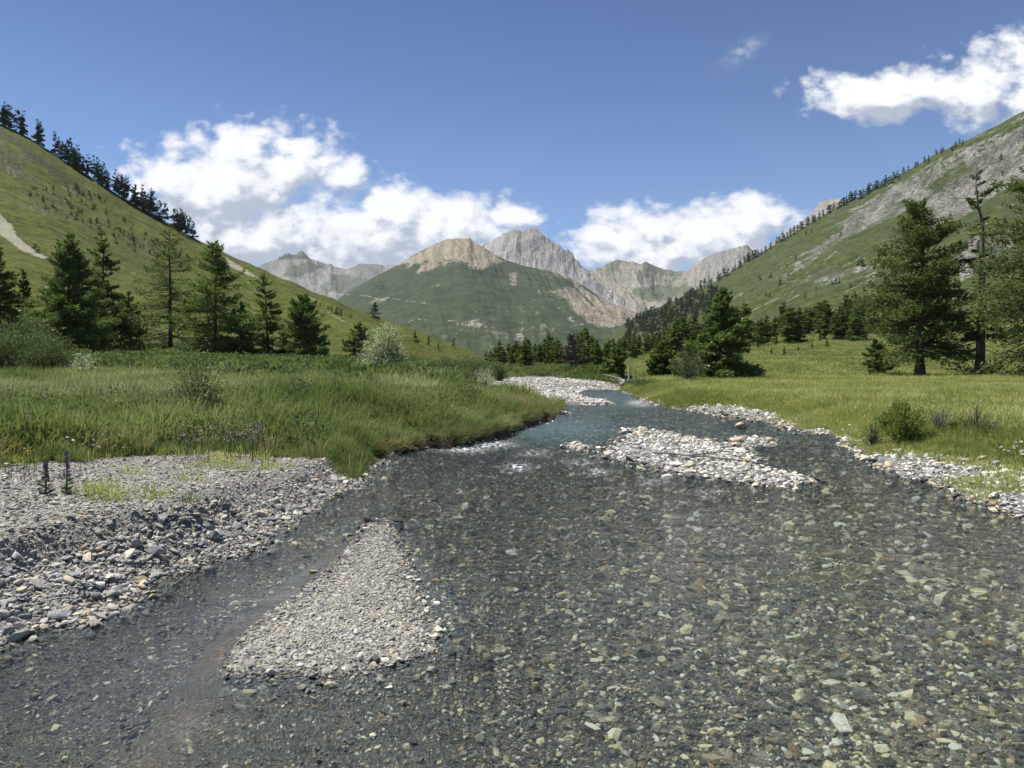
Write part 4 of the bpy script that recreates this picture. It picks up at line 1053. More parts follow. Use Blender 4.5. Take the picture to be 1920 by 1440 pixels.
# small far conifers, one mesh each
def far_proto(name, seed, mats, rw, nleaf, leaf, **kw):
    T, Cr = conifer(10.0, rw, seed, nb=40, nleaf=nleaf, leaf=leaf, trunk=0.16, **kw)
    V, Fq = join([T, Cr]); mi = np.concatenate([np.zeros(len(T[1]), int), np.ones(len(Cr[1]), int)])
    return mesh_np(name, V, Fq, mats, smooth=False, midx=mi)
FAR = [far_proto('conifer', 950 + i, [M_BARK, M_FARTREE], 2.4 + 0.3 * (i % 3), 620, 1.0, prof=(0.55, 0.7, 0.45, 0.6)[i % 4], start=0.05, blunt=0.2) for i in range(5)]
RIDGE = [far_proto('larch', 970 + i, [M_BARK, M_FARTREE], 2.2 + 0.3 * (i % 3), 3000, 0.52, prof=(0.5, 0.6, 0.42)[i % 3], start=0.1, blunt=0.3, gaps=0.45) for i in range(6)]

def far_tree(name, protos, p, h, wide, label, group):
    o = link(name, protos[rng.integers(len(protos))], label=label, category='tree', group=group)
    o.location = (p.x, p.y, p.z - 0.03 * h); o.rotation_euler = (0, 0, rng.uniform(0, 6.28)); o.scale = (h / 10 * wide, h / 10 * wide, h / 10)

lc = crest(LH_CREST); rc = crest(RH_CREST)
n = 0
for px in np.concatenate([np.linspace(-60, 372, 104), [336, 350, 362, 368]]):
    px = px + rng.normal(0, 4)
    if rng.random() < 0.18 and px > 150: continue
    if 371 < px: continue
    q = look(px, lc(px)[0] + rng.uniform(2, 9), 'left_hillside')
    if q is None: continue
    far_tree('ridge_larch', RIDGE, q, rng.uniform(34, 52) / F * q.y, rng.uniform(0.6, 0.95), 'tall dark larch in the row along the left hillside crest', 'larches along the left crest')
for px, py, hp, wd in ((702, 598, 31, 1.5), (782, 608, 25, 1.1), (800, 618, 15, 1.9), (779, 643, 24, 0.9), (804, 649, 21, 0.9), (822, 657, 14, 1.1), (851, 652, 20, 0.85), (432, 474, 8, 1.2), (608, 541, 7, 1), (616, 543, 8, 1), (624, 546, 8, 1), (632, 549, 9, 1), (645, 555, 9, 1.2), (866, 636, 16, 1), (874, 641, 15, 1), (884, 645, 16, 1),
                       (668, 566, 6, 1), (676, 571, 8, 1), (690, 577, 6, 1), (893, 662, 14, 1), (908, 668, 16, 1), (912, 676, 20, 0.9), (600, 573, 7, 1.2), (622, 585, 13, 1), (632, 589, 15, 1.2), (640, 592, 14, 1), (658, 597, 8, 1.3), (615, 580, 8, 1.2)):
    q = look(px, py, 'left_hillside')
    if q is None: continue
    far_tree('slope_conifer', FAR, q, hp / F * q.y, wd, 'dark conifer standing loose on the lower end of the left hillside', 'conifers on the lower left hillside')
for px in np.concatenate([np.linspace(1285, 1400, 24), np.linspace(1400, 1560, 30), np.linspace(1560, 1650, 34), np.linspace(1650, 1700, 14), (1706, 1716, 1722, 1733, 1741, 1755, 1762, 1765, 1783, 1790, 1798, 1808)]):
    px = px + rng.normal(0, 2)
    q = look(px, rc(px)[0] + rng.uniform(1, 7 if px < 1650 else 14), 'right_hillside')
    if q is None: continue
    far_tree('ridge_conifer', FAR, q, (rng.uniform(11, 19) if px < 1700 else rng.uniform(8, 13)) / F * q.y, rng.uniform(0.9, 1.2), 'small dark conifer in the line along the right hillside crest', 'conifers along the right crest')
SPUR = [(1172, 606), (1230, 580), (1290, 554), (1345, 545), (1372, 560), (1310, 606), (1250, 640), (1172, 640)]
n = 0
while n < 270:
    px, py = rng.uniform(1165, 1372), rng.uniform(545, 640)
    if sdf(np.array([px]), np.array([py]), SPUR)[0] < 0: continue
    q = look(px, py, 'right_hillside')
    if q is None: continue
    far_tree('forest_conifer', FAR, q, rng.uniform(11, 17) / F * q.y, rng.uniform(1.15, 1.6), 'dark conifer packed in the forest on the spur below the right hillside', 'conifers of the dark forest spur'); n += 1
for px, py, hp in ((1567, 532, 13), (1560, 534, 10), (1574, 532, 11), (1463, 534, 12), (1443, 558, 10), (1436, 556, 9), (1510, 558, 9), (1425, 526, 11), (1445, 520, 10), (1492, 488, 10), (1511, 441, 10), (1522, 436, 8), (1576, 444, 10), (1500, 508, 6), (1478, 518, 7), (1606, 482, 5), (1617, 500, 18), (1610, 497, 12), (1640, 505, 16), (1652, 480, 18), (1660, 475, 20), (1648, 490, 14), (1672, 470, 16),
                   (1545, 470, 6), (1595, 540, 9), (1395, 566, 6), (1410, 548, 7), (1475, 500, 7), (1700, 400, 8), (1716, 392, 7), (1740, 300 + 8, 7), (1877, 300, 14), (1880, 330, 12), (1760, 428, 14), (1770, 420, 15), (1782, 412, 14), (1756, 436, 14), (1810, 470, 20), (1822, 462, 22), (1835, 470, 20), (1800, 482, 18), (1590, 560, 10), (1620, 548, 12), (1635, 540, 12), (1660, 530, 16), (1676, 520, 16), (1530, 545, 8), (1870, 430, 18), (1885, 425, 20), (1900, 440, 20), (1860, 480, 20), (1880, 500, 24), (1790, 540, 20), (1800, 560, 22), (1900, 520, 22)):
    q = look(px, py, 'right_hillside')
    if q is None: continue
    far_tree('slope_conifer', FAR, q, hp / F * q.y, rng.uniform(0.9, 1.3), 'dark conifer dotted over the open grass of the right hillside', 'conifers on the open right hillside')
BUSH = [far_proto('juniper', 990 + i, [M_BARK, M_FARTREE], 5.5, 260, 1.9, prof=0.5, start=0.02, blunt=0.4) for i in range(3)]
SL = [(60, 350), (150, 345), (260, 430), (340, 470), (400, 520), (330, 500), (240, 470), (170, 430), (90, 395), (40, 370)]
n = 0
while n < 135:
    px, py = rng.uniform(40, 400), rng.uniform(335, 520)
    if sdf(np.array([px]), np.array([py]), SL)[0] < 0: continue
    q = look(px, py, 'left_hillside')
    far_tree('juniper_bush', BUSH, q, rng.uniform(3.5, 9.5) / F * q.y, rng.uniform(0.6, 0.9), 'small dark juniper bush dotted on the left hillside', 'juniper bushes on the left hillside'); n += 1
q = look(68, 473, 'left_hillside'); far_tree('juniper_bush', BUSH, q, 15 / F * q.y, 0.8, 'largest juniper bush, at the lower edge of the pale scree strip', 'juniper bushes on the left hillside')

# ------------------------------------------------------------------ grass, herbs and flowers
def grass_material(name, stops):
    m = bpy.data.materials.new(name); m.use_nodes = True
    t = NT(m.node_tree); m.node_tree.nodes.clear()
    geo = t.n('ShaderNodeNewGeometry'); oi = t.n('ShaderNodeObjectInfo')
    reg = t.noise(oi.outputs['Location'], 0.22, 3, 0.6)
    r = t.m('ADD', t.m('MULTIPLY', geo.outputs['Random Per Island'], 0.34), t.m('ADD', t.m('MULTIPLY', oi.outputs['Random'], 0.22), t.m('MULTIPLY', t.step(reg, 0.36, 0.64), 0.44)))
    c = t.ramp(r, stops)
    d = t.n('ShaderNodeBsdfDiffuse'); t.put(d.inputs[0], c)
    tl = t.n('ShaderNodeBsdfTranslucent'); t.put(tl.inputs[0], t.mix(1.0, c, (1.15, 1.25, 0.7), 'MULTIPLY'))
    mx = t.n('ShaderNodeMixShader'); mx.inputs[0].default_value = 0.35
    t.put(mx.inputs[1], d.outputs[0]); t.put(mx.inputs[2], tl.outputs[0])
    o = t.n('ShaderNodeOutputMaterial'); t.put(o.inputs[0], mx.outputs[0])
    return m

def tuft(nb, hmin, hmax, rad, wd, bend, seed):
    r = np.random.default_rng(seed)
    a = r.uniform(0, 6.283, nb); q = rad * np.sqrt(r.random(nb))
    base = np.stack([q * np.cos(a), q * np.sin(a), np.full(nb, -0.03)], -1)
    h = r.uniform(hmin, hmax, nb) * (1 - 0.35 * q / rad); az = a + r.normal(0, 0.9, nb); bd = np.abs(r.normal(bend, bend * 0.6, nb)) * h
    out = np.stack([np.cos(az), np.sin(az), np.zeros(nb)], -1); sd_ = np.stack([-np.sin(az + r.normal(0, 0.8, nb)), np.cos(az), np.zeros(nb)], -1)
    w = wd * r.uniform(0.6, 1.3, nb)
    lv = []
    for s, k in ((0, 1.0), (0.5, 0.85), (0.85, 0.5)):
        c = base + out * (bd * s ** 2)[:, None] + np.array([0, 0, 1.0]) * (h * s)[:, None]
        lv += [c - sd_ * (w * k * 0.5)[:, None], c + sd_ * (w * k * 0.5)[:, None]]
    tip = base + out * bd[:, None] + np.array([0, 0, 1.0]) * (h * (1 - 0.12 * bend))[:, None]
    V = np.stack(lv + [tip], 1).reshape(-1, 3)
    i = np.arange(nb)[:, None] * 7
    return V, [np.concatenate([i + np.array([0, 1, 3, 2]), i + np.array([2, 3, 5, 4])]), i + np.array([4, 5, 6])]

def herb(n, h, rad, leaf, seed):
    """a low leafy clump"""
    r = np.random.default_rng(seed)
    a = r.uniform(0, 6.283, n); q = rad * np.sqrt(r.random(n)); zz = h * r.random(n) ** 0.6 * np.sqrt(np.clip(1 - (q / rad) ** 2, 0.05, 1))
    c = np.stack([q * np.cos(a), q * np.sin(a), zz], -1)
    ax = np.stack([np.cos(a), np.sin(a), np.full(n, 0.9)], -1) + r.normal(0, 0.5, (n, 3))
    ln = leaf * r.uniform(0.6, 1.3, n)
    return diamonds(c, ax, ln, ln * r.uniform(0.3, 0.5, n), r)

G_LUSH = grass_material('lush_grass', [(0.1, (0.095, 0.130, 0.050)), (0.4, (0.153, 0.197, 0.079)), (0.65, (0.221, 0.254, 0.119)), (0.9, (0.300, 0.315, 0.170))])
G_MEADOW = grass_material('dry_meadow_grass', [(0.1, (0.199, 0.225, 0.079)), (0.45, (0.302, 0.326, 0.118)), (0.7, (0.386, 0.382, 0.157)), (0.92, (0.541, 0.476, 0.258))])
G_HERB = grass_material('meadow_herbs', [(0.1, (0.070, 0.10, 0.040)), (0.5, (0.125, 0.165, 0.066)), (0.9, (0.21, 0.24, 0.125))])
G_STRAW = grass_material('straw', [(0.1, (0.12, 0.10, 0.05)), (0.5, (0.24, 0.20, 0.11)), (0.9, (0.36, 0.31, 0.19))])

def tuft_set(n, mat, *a, seed=0):
    out = []
    for i in range(n):
        V, Fq = tuft(*a, seed + i); out.append(mesh_np('tuft', V, Fq, [mat], smooth=False))
    return out
T_TALL = tuft_set(8, G_LUSH, 46, 0.30, 0.75, 0.26, 0.017, 0.35, seed=2000)
T_MEAD = tuft_set(8, G_MEADOW, 46, 0.18, 0.48, 0.28, 0.017, 0.4, seed=2020)
T_FAR = tuft_set(6, G_MEADOW, 40, 0.2, 0.5, 0.8, 0.05, 0.35, seed=2040)
T_FARL = tuft_set(6, G_LUSH, 40, 0.25, 0.62, 0.8, 0.05, 0.35, seed=2050)
T_SMALL = tuft_set(6, G_MEADOW, 22, 0.06, 0.2, 0.12, 0.009, 0.6, seed=2060)
T_STRAW = tuft_set(5, G_STRAW, 26, 0.3, 0.7, 0.2, 0.012, 0.5, seed=2070)
HERBS = [mesh_np('herb', *herb(150, 0.42, 0.42, 0.085, 2080 + i), [G_HERB], smooth=False) for i in range(6)]
FARHERBS = [mesh_np('herb', *herb(110, 0.65, 0.9, 0.22, 2090 + i), [G_HERB], smooth=False) for i in range(6)]

def strew(name, protos, x, y, h, smin=0.75, smax=1.3, tall=(0.85, 1.2), tilt=0.1, mul=1.0, **kw):
    n = len(x); s = rng.uniform(smin, smax, n) * mul
    return scatter(name, protos, np.stack([x, y, h], -1), np.stack([s, s, s * rng.uniform(tall[0], tall[1], n)], -1),
                   np.stack([rng.normal(0, tilt, n), rng.normal(0, tilt, n), rng.uniform(0, 6.283, n)], -1), rng.integers(0, len(protos), n), **kw)

def turf_pts(n, y0, y1, power, side, lo=0.0, umax=0.95):
    x, y = frustum_pts(n, y0, y1, power, umax)
    h, q = terrain(x, y, True)
    g = q['gl'] if side < 0 else q['gr']
    k = g > lo + 0.35 * (rng.random(len(x)) - 0.6)
    return x[k], y[k], h[k], g[k]

# left bank, tall
x, y, h, g = turf_pts(125000, 7, 62, 1.15, -1)
s = (0.30 + 0.70 * sstep(-0.2, 1.5, g)) * (0.55 + 0.75 * vnoise(x * 0.45, y * 0.45, 41) * vnoise(x * 1.7, y * 1.7, 43) * 1.6)
k = (sdf(x, y, LAND_L) > 0.12)
strew('bank_grass', T_TALL, x[k], y[k], h[k], 0.8, 1.2, (0.8, 1.2), mul=s[k])
# right meadow
x, y, h, g = turf_pts(150000, 8, 62, 1.15, 1)
strew('meadow_grass', T_MEAD, x, y, h, 0.8, 1.25, mul=0.4 + 0.6 * sstep(-0.2, 2.5, g))
# farther turf on both sides
x, y, h, g = turf_pts(26000, 55, 175, 1.0, 1); strew('far_meadow_grass', T_FAR, x, y, h, 0.7, 1.2, (0.6, 1.1))
x, y, h, g = turf_pts(22000, 50, 135, 1.0, -1); strew('far_bank_grass', T_FARL, x, y, h, 0.8, 1.3)
# leafy undergrowth in the left meadow
x, y, h, g = turf_pts(14000, 11, 45, 1.0, -1, 0.6)
k = (fbm(x * 0.35, y * 0.35, 3, 301) > -0.15) & ((sdf(x, y, LAND_L) > 1.3) | (y < 14))
strew('undergrowth', HERBS, x[k], y[k], h[k], 0.7, 1.35)
x, y, h, g = turf_pts(11000, 28, 110, 1.0, -1, 1.0)
k = (fbm(x * 0.12, y * 0.12, 3, 303) > 0.30 - 0.45 * sstep(30, 60, y))
strew('far_undergrowth', FARHERBS, x[k], y[k], h[k], 0.7, 1.5)
# a paler belt of flowering grass
T_PALE = tuft_set(6, grass_material('pale_grass', [(0.1, (0.20, 0.24, 0.12)), (0.5, (0.30, 0.33, 0.18)), (0.9, (0.44, 0.42, 0.28))]), 34, 0.35, 0.8, 0.3, 0.018, 0.4, seed=2075)
x, y, h, g = turf_pts(16000, 22, 48, 0.8, -1, 1.0)
k = (fbm(x * 0.10 + 9, y * 0.16, 3, 309) + 0.35 * sstep(-4, -20, x) > 0.22)
strew('pale_grass', T_PALE, x[k], y[k], h[k])
# dry stalks, and small tufts on the stony shores
x, y, h, g = turf_pts(16000, 9, 50, 1.0, -1, 0.1)
k = fbm(x * 0.25 + 5, y * 0.25, 3, 307) > 0.12
strew('dry_stalks', T_STRAW, x[k], y[k], h[k])
x, y = frustum_pts(30000, 5, 32, 1.0, 1.0); h, q = terrain(x, y, True)
near_r = (q['dr'] > 0.1) & (q['gr'] < 0.5) & (fbm(x * 0.9, y * 0.9, 3, 311) > 0.05)
near_l = (q['dl'] > 0.9) & (q['gl'] < 0.6) & (y < 19) & (fbm(x * 0.8, y * 0.8, 3, 313) + 0.5 * sstep(-1.6, 0.2, q['gl']) > 0.36)
k = near_r | (near_l & (rng.random(len(x)) < 0.45))
strew('shore_tufts', T_SMALL, x[k], y[k], h[k], 0.7, 1.5, tilt=0.2)

# grass hanging over the undercut bank
x, y = frustum_pts(26000, 16.4, 34, 0.6, 0.3); x = x - 0.0
dl = sdf(x, y, LAND_L); k = (dl > 0.02) & (dl < 0.28)
x, y = x[k], y[k]; e = 0.15
nx = sdf(x - e, y, LAND_L) - sdf(x + e, y, LAND_L); ny = sdf(x, y - e, LAND_L) - sdf(x, y + e, LAND_L); ln_ = np.hypot(nx, ny) + 1e-6
n = len(x); lean = rng.uniform(0.5, 1.35, n)
hz = np.maximum(terrain(x, y), 0.1 + 0.2 * rng.random(n))
sc3 = np.repeat(rng.uniform(0.35, 0.7, n)[:, None], 3, 1)
az = np.arctan2(ny / ln_, nx / ln_)
scatter('overhanging_grass', T_TALL[:2] + T_STRAW[:5], np.stack([x, y, hz], -1), sc3, np.stack([np.zeros(n), lean, az], -1), rng.integers(0, 7, n))

# flowers: a stalk and a head of petals
def flower_mesh(name, mat_s, mat_h, h, n, size, spread, seed, spike=0.0):
    r = np.random.default_rng(seed)
    st = np.zeros((1, 3, 3)); st[0, :, 2] = [0, h * 0.5, h]; st[0, 2, 0] = 0.03
    A = tubes(st, np.full((1, 3), 0.004), 3)
    c = r.normal(0, spread, (n, 3)) * np.array([1, 1, 0.35 + spike]) + np.array([0.03, 0, h - spike * spread])
    B = diamonds(c, r.normal(0, 1, (n, 3)), np.full(n, size), np.full(n, size * 0.8), r)
    V, Fq = join([A, B])
    return mesh_np(name, V, Fq, [mat_s, mat_h], smooth=False, midx=np.concatenate([np.zeros(len(A[1]), int), np.ones(n, int)]))
def plain(name, c, rough=0.8):
    m, t, b = material(name, rough, 0.2)
    oi = t.n('ShaderNodeObjectInfo')
    t.put(b.inputs['Base Color'], t.mix(oi.outputs['Random'], tuple(0.75 * v for v in c), tuple(min(1, 1.15 * v) for v in c)))
    return m
M_STALK = plain('flower_stalk', (0.07, 0.11, 0.03))
PINK = [flower_mesh('pink_flower', M_STALK, plain('pink_petals', (0.58, 0.36, 0.45)), 0.5, 7, 0.022, 0.022, 2100 + i, 1.2) for i in range(3)]
WHITE = [flower_mesh('daisy', M_STALK, plain('white_petals', (0.75, 0.75, 0.72)), 0.32, 6, 0.028, 0.014, 2110 + i) for i in range(3)]
YELLOW = [flower_mesh('yellow_flower', M_STALK, plain('yellow_petals', (0.50, 0.42, 0.06)), 0.3, 5, 0.028, 0.016, 2120 + i) for i in range(3)]
def flowers(name, protos, pts):
    x, y = pts[:, 0], pts[:, 1]; strew(name, protos, x, y, terrain(x, y), 0.7, 1.3, tilt=0.15)
def patch(px0, px1, py0, py1, n, z=0.9):
    return G(rng.uniform(px0, px1, n), rng.uniform(py0, py1, n), z)
flowers('pink_flowers', PINK, np.concatenate([patch(-40, 430, 735, 768, 420), patch(200, 640, 738, 760, 130), patch(330, 400, 828, 840, 24, 0.7), patch(420, 520, 826, 838, 50, 0.7), patch(0, 620, 770, 820, 60)]))
flowers('white_flowers', WHITE, np.concatenate([patch(-20, 330, 768, 800, 26, 0.8), patch(60, 240, 818, 842, 20, 0.75), patch(255, 300, 798, 806, 8, 0.75), patch(1840, 1990, 842, 862, 40, 0.45), patch(1480, 1900, 745, 790, 40, 0.6), patch(-20, 160, 738, 765, 90)]))
flowers('yellow_flowers', YELLOW, np.concatenate([patch(1290, 1500, 740, 760, 200, 0.6), patch(1420, 1900, 730, 800, 120, 0.6), patch(10, 70, 862, 880, 14, 0.75), patch(100, 620, 690, 740, 60), patch(1660, 1740, 810, 825, 14, 0.5)]))

# ------------------------------------------------------------------ shrubs
def shrub(h, rad, ns, nl, leaf, seed, upright=0.6, leafy=0.25, wratio=0.35, flat=1.0):
    r = np.random.default_rng(seed)
    az = r.uniform(0, 6.283, ns); sp = np.sqrt(r.random(ns)) * rad; hh = h * r.uniform(0.55, 1.0, ns) * np.sqrt(np.clip(1.08 - (sp / rad) ** 2 * flat, 0.12, 1))
    s = np.linspace(0, 1, 5)
    dr = np.stack([np.cos(az), np.sin(az)], -1)
    o = sp[:, None] * (0.12 + 0.88 * s ** (1 + upright)); pts = np.stack([dr[:, :1] * o, dr[:, 1:] * o, hh[:, None] * s - 0.08 * (s == 0)], -1)
    pts[:, 1:] += r.normal(0, 0.03 * h, (ns, 4, 3)) * s[1:, None]
    S = tubes(pts, (0.012 * h ** 0.7 + 0.004) * (1 - 0.8 * s)[None] * r.uniform(0.6, 1.2, (ns, 1)), 3)
    bi = r.integers(0, ns, nl); sl = leafy + (1.04 - leafy) * r.random(nl) ** 0.7
    idx = np.clip(sl * 4, 0, 3.999); i0 = idx.astype(int); fr = (idx - i0)[:, None]
    c = pts[bi, i0] * (1 - fr) + pts[bi, i0 + 1] * fr
    c = c + r.normal(0, 0.075, (nl, 3)) * (h * 0.6 + rad * 0.6) * np.array([1, 1, 0.6])
    c[:, 2] = np.maximum(c[:, 2], 0.03)
    ax = np.concatenate([dr[bi] * 0.5, np.full((nl, 1), 0.7)], 1) + r.normal(0, 0.6, (nl, 3))
    ln = leaf * r.uniform(0.6, 1.3, nl)
    return S, diamonds(c, ax, ln, ln * wratio * r.uniform(0.7, 1.2, nl), r)

def bush(px, base_py, top, rpx, label, seed, leaves, stems=None, name='willow_shrub', Y=None, ns=60, nl=4000, leaf=0.14, cat='shrub', **kw):
    if Y is None:
        q = look(px, base_py); x, Y, z = q.x, q.y, q.z
    else:
        x = float(ray(px, 675)[0]) * Y; z = ground_z(x, Y)
    h = float(P(px, top, Y)[2]) - z
    S, L = shrub(h, rpx / F * Y, ns, nl, leaf, seed, **kw)
    root = link(name, None, label=label, category=cat); root.location = (x, Y, z)
    link('stems', mesh_np('stems', *S, [stems or M_TWIG]), root)
    if nl > 1: link('foliage', mesh_np('foliage', *L, [leaves], smooth=False), root)
    return root
bush(720, 690, 600, 46, 'silver grey willow in flower among the green meadow', 1, M_SILVER, Y=52, ns=110, nl=8500, leaf=0.19, leafy=0.25)
bush(735, 690, 668, 36, 'low dark green shrub under the silver grey willow', 2, M_WILLOW, Y=50, ns=40, nl=2200, leaf=0.16, name='low_shrub')
bush(20, 690, 590, 85, 'big rounded willow thicket at the left edge of the photo', 3, M_WILLOW, Y=44, ns=170, nl=16000, leaf=0.15, flat=0.7)
bush(95, 690, 622, 70, 'willow bush on the right flank of the big thicket', 4, M_WILLOW, Y=43, ns=120, nl=11000, leaf=0.14)
bush(152, 690, 655, 26, 'broad leaved shrub with pale leaves beside the willow thicket', 5, M_SILVER, Y=41, ns=30, nl=700, leaf=0.14, wratio=0.6, name='leafy_shrub')
bush(372, 800, 648, 46, 'tall young willow with silvery shoots in the left meadow', 6, M_WILLOW, Y=17.5, ns=44, nl=4200, leaf=0.075, leafy=0.15, upright=0.9)
bush(385, 800, 690, 40, 'silvery catkin shoots standing out of the young willow', 7, M_SILVER, Y=17.3, ns=26, nl=420, leaf=0.075, leafy=0.5, upright=0.8, name='willow_shoots')
bush(560, 800, 700, 52, 'loose thin willow scrub in the tall bank grass', 8, M_WILLOW, Y=21, ns=40, nl=2400, leaf=0.07)
bush(688, 720, 686, 16, 'small leafy clump standing out of the bank grass', 9, M_WILLOW, Y=34, ns=20, nl=700, leaf=0.10, name='low_shrub')
bush(690, 800, 725, 44, 'low willow scrub on the bank before the bend', 10, M_WILLOW, Y=26, ns=30, nl=1500, leaf=0.075)
bush(908, 730, 688, 30, 'small pale willow on the tip of the left bank', 11, M_SILVER, Y=38, ns=50, nl=1700, leaf=0.10)
bush(868, 730, 690, 36, 'green willow scrub left of the small pale willow', 12, M_WILLOW, Y=39, ns=50, nl=2600, leaf=0.10)
bush(885, 730, 655, 34, 'taller green willow behind the small pale willow', 13, M_WILLOW, Y=52, ns=50, nl=2600, leaf=0.13)
bush(935, 720, 672, 24, 'bushy alder at the edge of the far gravel', 14, M_WILLOW, Y=60, ns=50, nl=2600, leaf=0.15, name='alder_shrub')
bush(840, 715, 668, 40, 'wide willow scrub on the far left meadow', 15, M_WILLOW, Y=60, ns=60, nl=3000, leaf=0.15)
bush(1290, 725, 640, 40, 'pale twiggy willow before the foot of the large pine', 16, M_WILLOW, Y=52, ns=60, nl=2600, leaf=0.11, leafy=0.4)
bush(1225, 745, 712, 60, 'low willow scrub along the right bank by the driftwood', 17, M_WILLOW, Y=50, ns=60, nl=3600, leaf=0.12, name='low_shrub', flat=0.6)
bush(1320, 750, 716, 60, 'low willow scrub at the foot of the large pine', 18, M_WILLOW, Y=48, ns=60, nl=3400, leaf=0.12, name='low_shrub', flat=0.6)
bush(1125, 725, 700, 40, 'low scrub behind the far gravel bar', 19, M_WILLOW, Y=74, ns=50, nl=2400, leaf=0.16, name='low_shrub', flat=0.6)
bush(1020, 712, 694, 46, 'low scrub edging the far end of the gravel', 20, M_WILLOW, Y=78, ns=50, nl=2400, leaf=0.16, name='low_shrub', flat=0.6)
bush(1695, 828, 748, 42, 'bright green dwarf pine at the right shore', 21, M_PINE, Y=17.2, ns=46, nl=6500, leaf=0.085, wratio=0.28, leafy=0.15, flat=0.75, upright=0.3, name='dwarf_pine')
bush(1802, 826, 778, 24, 'smaller dwarf pine between the two bare shrubs', 22, M_PINE, Y=17.3, ns=30, nl=2600, leaf=0.08, wratio=0.28, name='dwarf_pine')
bush(1765, 826, 745, 30, 'bare grey twig shrub right of the bright dwarf pine', 23, M_WILLOW, Y=17.5, ns=60, nl=160, leaf=0.05, name='bare_shrub', stems=M_GREYWOOD, upright=0.9)
bush(1838, 832, 752, 46, 'bare dark twig shrub at the right end of the shrub row', 24, M_WILLOW, Y=16.8, ns=70, nl=260, leaf=0.05, name='bare_shrub', stems=M_TWIG, upright=0.7)
bush(1640, 826, 782, 26, 'thin brownish shrub left of the bright dwarf pine', 25, M_WILLOW, Y=17.6, ns=50, nl=400, leaf=0.06, name='bare_shrub', upright=0.7)
V, Fq = tuft(70, 0.10, 0.24, 0.13, 0.008, 0.7, 77)
q = look(352, 944); link('grass_clump', mesh_np('grass_clump', V, Fq, [G_HERB], smooth=False), label='dark grass clump growing on the crumbling bank edge', category='plant').location = q

# purple flower spikes on the stony terrace
M_SPIKE = plain('purple_spike', (0.20, 0.18, 0.22)); M_SPIKELEAF = plain('spike_leaf', (0.12, 0.15, 0.08))
def flower_spike(px, base_py, top, label, seed):
    q = look(px, base_py); h = float(P(px, top, q.y)[2]) - q.z
    r = np.random.default_rng(seed)
    root = link('flower_spike', None, label=label, category='flower'); root.location = q
    s = np.linspace(0, 1, 6); st = np.stack([0.03 * h * np.sin(3 * s), 0 * s, h * s], -1)[None]
    link('stem', mesh_np('stem', *tubes(st, (0.014 * (1 - 0.5 * s))[None], 5), [M_SPIKELEAF]), root)
    n = 170; zz = h * (0.38 + 0.62 * r.random(n)); a = r.uniform(0, 6.28, n); rr = 0.030 * (1.15 - zz / h) ** 0.6 + 0.006
    c = np.stack([rr * np.cos(a) + 0.02 * h, rr * np.sin(a), zz], -1)
    link('blossom', mesh_np('blossom', *diamonds(c, np.stack([np.cos(a), np.sin(a), 0.5 + 0 * a], -1), np.full(n, 0.035), np.full(n, 0.02), r), [M_SPIKE], smooth=False), root)
    n = 46; zz = h * 0.42 * r.random(n) ** 1.5; a = r.uniform(0, 6.28, n)
    c = np.stack([0.06 * np.cos(a), 0.06 * np.sin(a), zz], -1)
    link('leaves', mesh_np('leaves', *diamonds(c, np.stack([np.cos(a), np.sin(a), 0.4 + 0 * a], -1), np.full(n, 0.13), np.full(n, 0.022), r), [M_SPIKELEAF], smooth=False), root)
flower_spike(85, 930, 866, 'shorter purple flower spike on the stony terrace', 1)
flower_spike(124, 927, 845, 'taller purple flower spike on the stony terrace', 2)
flower_spike(146, 852, 818, 'purple flower spike at the edge of the grass', 3)

# ------------------------------------------------------------------ driftwood, sticks and single stones
def branch_object(name, label, pts, rad, mat, cat, twigs=0, seed=0):
    r = np.random.default_rng(seed)
    pts = np.array(pts, float)[None]
    k = pts.shape[1]; s = np.linspace(0, 1, k)
    parts = [tubes(pts, (rad * (1 - 0.6 * s))[None], 6)]
    for i in range(twigs):
        j = r.integers(1, k - 1); d = r.normal(0, 1, 3); d[2] = abs(d[2]) * 0.7
        L = r.uniform(0.3, 0.6) * rad * 7
        q = np.stack([pts[0, j] + d * L * v + r.normal(0, 0.05 * L, 3) * v for v in np.linspace(0, 1, 4)])[None]
        parts.append(tubes(q, (rad * 0.4 * (1 - 0.8 * np.linspace(0, 1, 4)))[None], 4))
    return link(name, mesh_np(name, *join(parts), [mat]), label=label, category=cat)
def on_ground(px, py, up=0.05):
    q = look(px, py); return (q.x, q.y, q.z + up)
p0 = on_ground(1166, 727, 0.2); p1 = on_ground(1212, 722, 0.25)
branch_object('driftwood_log', 'pale grey driftwood log on the right bank at the bend', [p0, ((p0[0] * 2 + p1[0]) / 3, p0[1] - .3, p0[2] + .25), ((p0[0] + 2 * p1[0]) / 3, p0[1], p0[2] + .2), (p1[0], p0[1] + .3, p0[2] + .05)], 0.24, M_GREYWOOD, 'driftwood', 9, 3)
P0, P1, P2, P3 = on_ground(1225, 862, 0.14), on_ground(1320, 872, 0.16), on_ground(1400, 880, 0.16), on_ground(1465, 884, 0.08)
branch_object('stick', 'long thin dark stick lying across the midstream stones', [P0, P1, P2, P3], 0.02, M_TWIG, 'stick', 4, 4)
P0, P1, P2 = on_ground(1300, 868, 0.15), on_ground(1360, 862, 0.17), on_ground(1415, 862, 0.12)
branch_object('stick', 'shorter stick beside the long one on the midstream stones', [P0, P1, P2], 0.014, M_TWIG, 'stick', 3, 5)

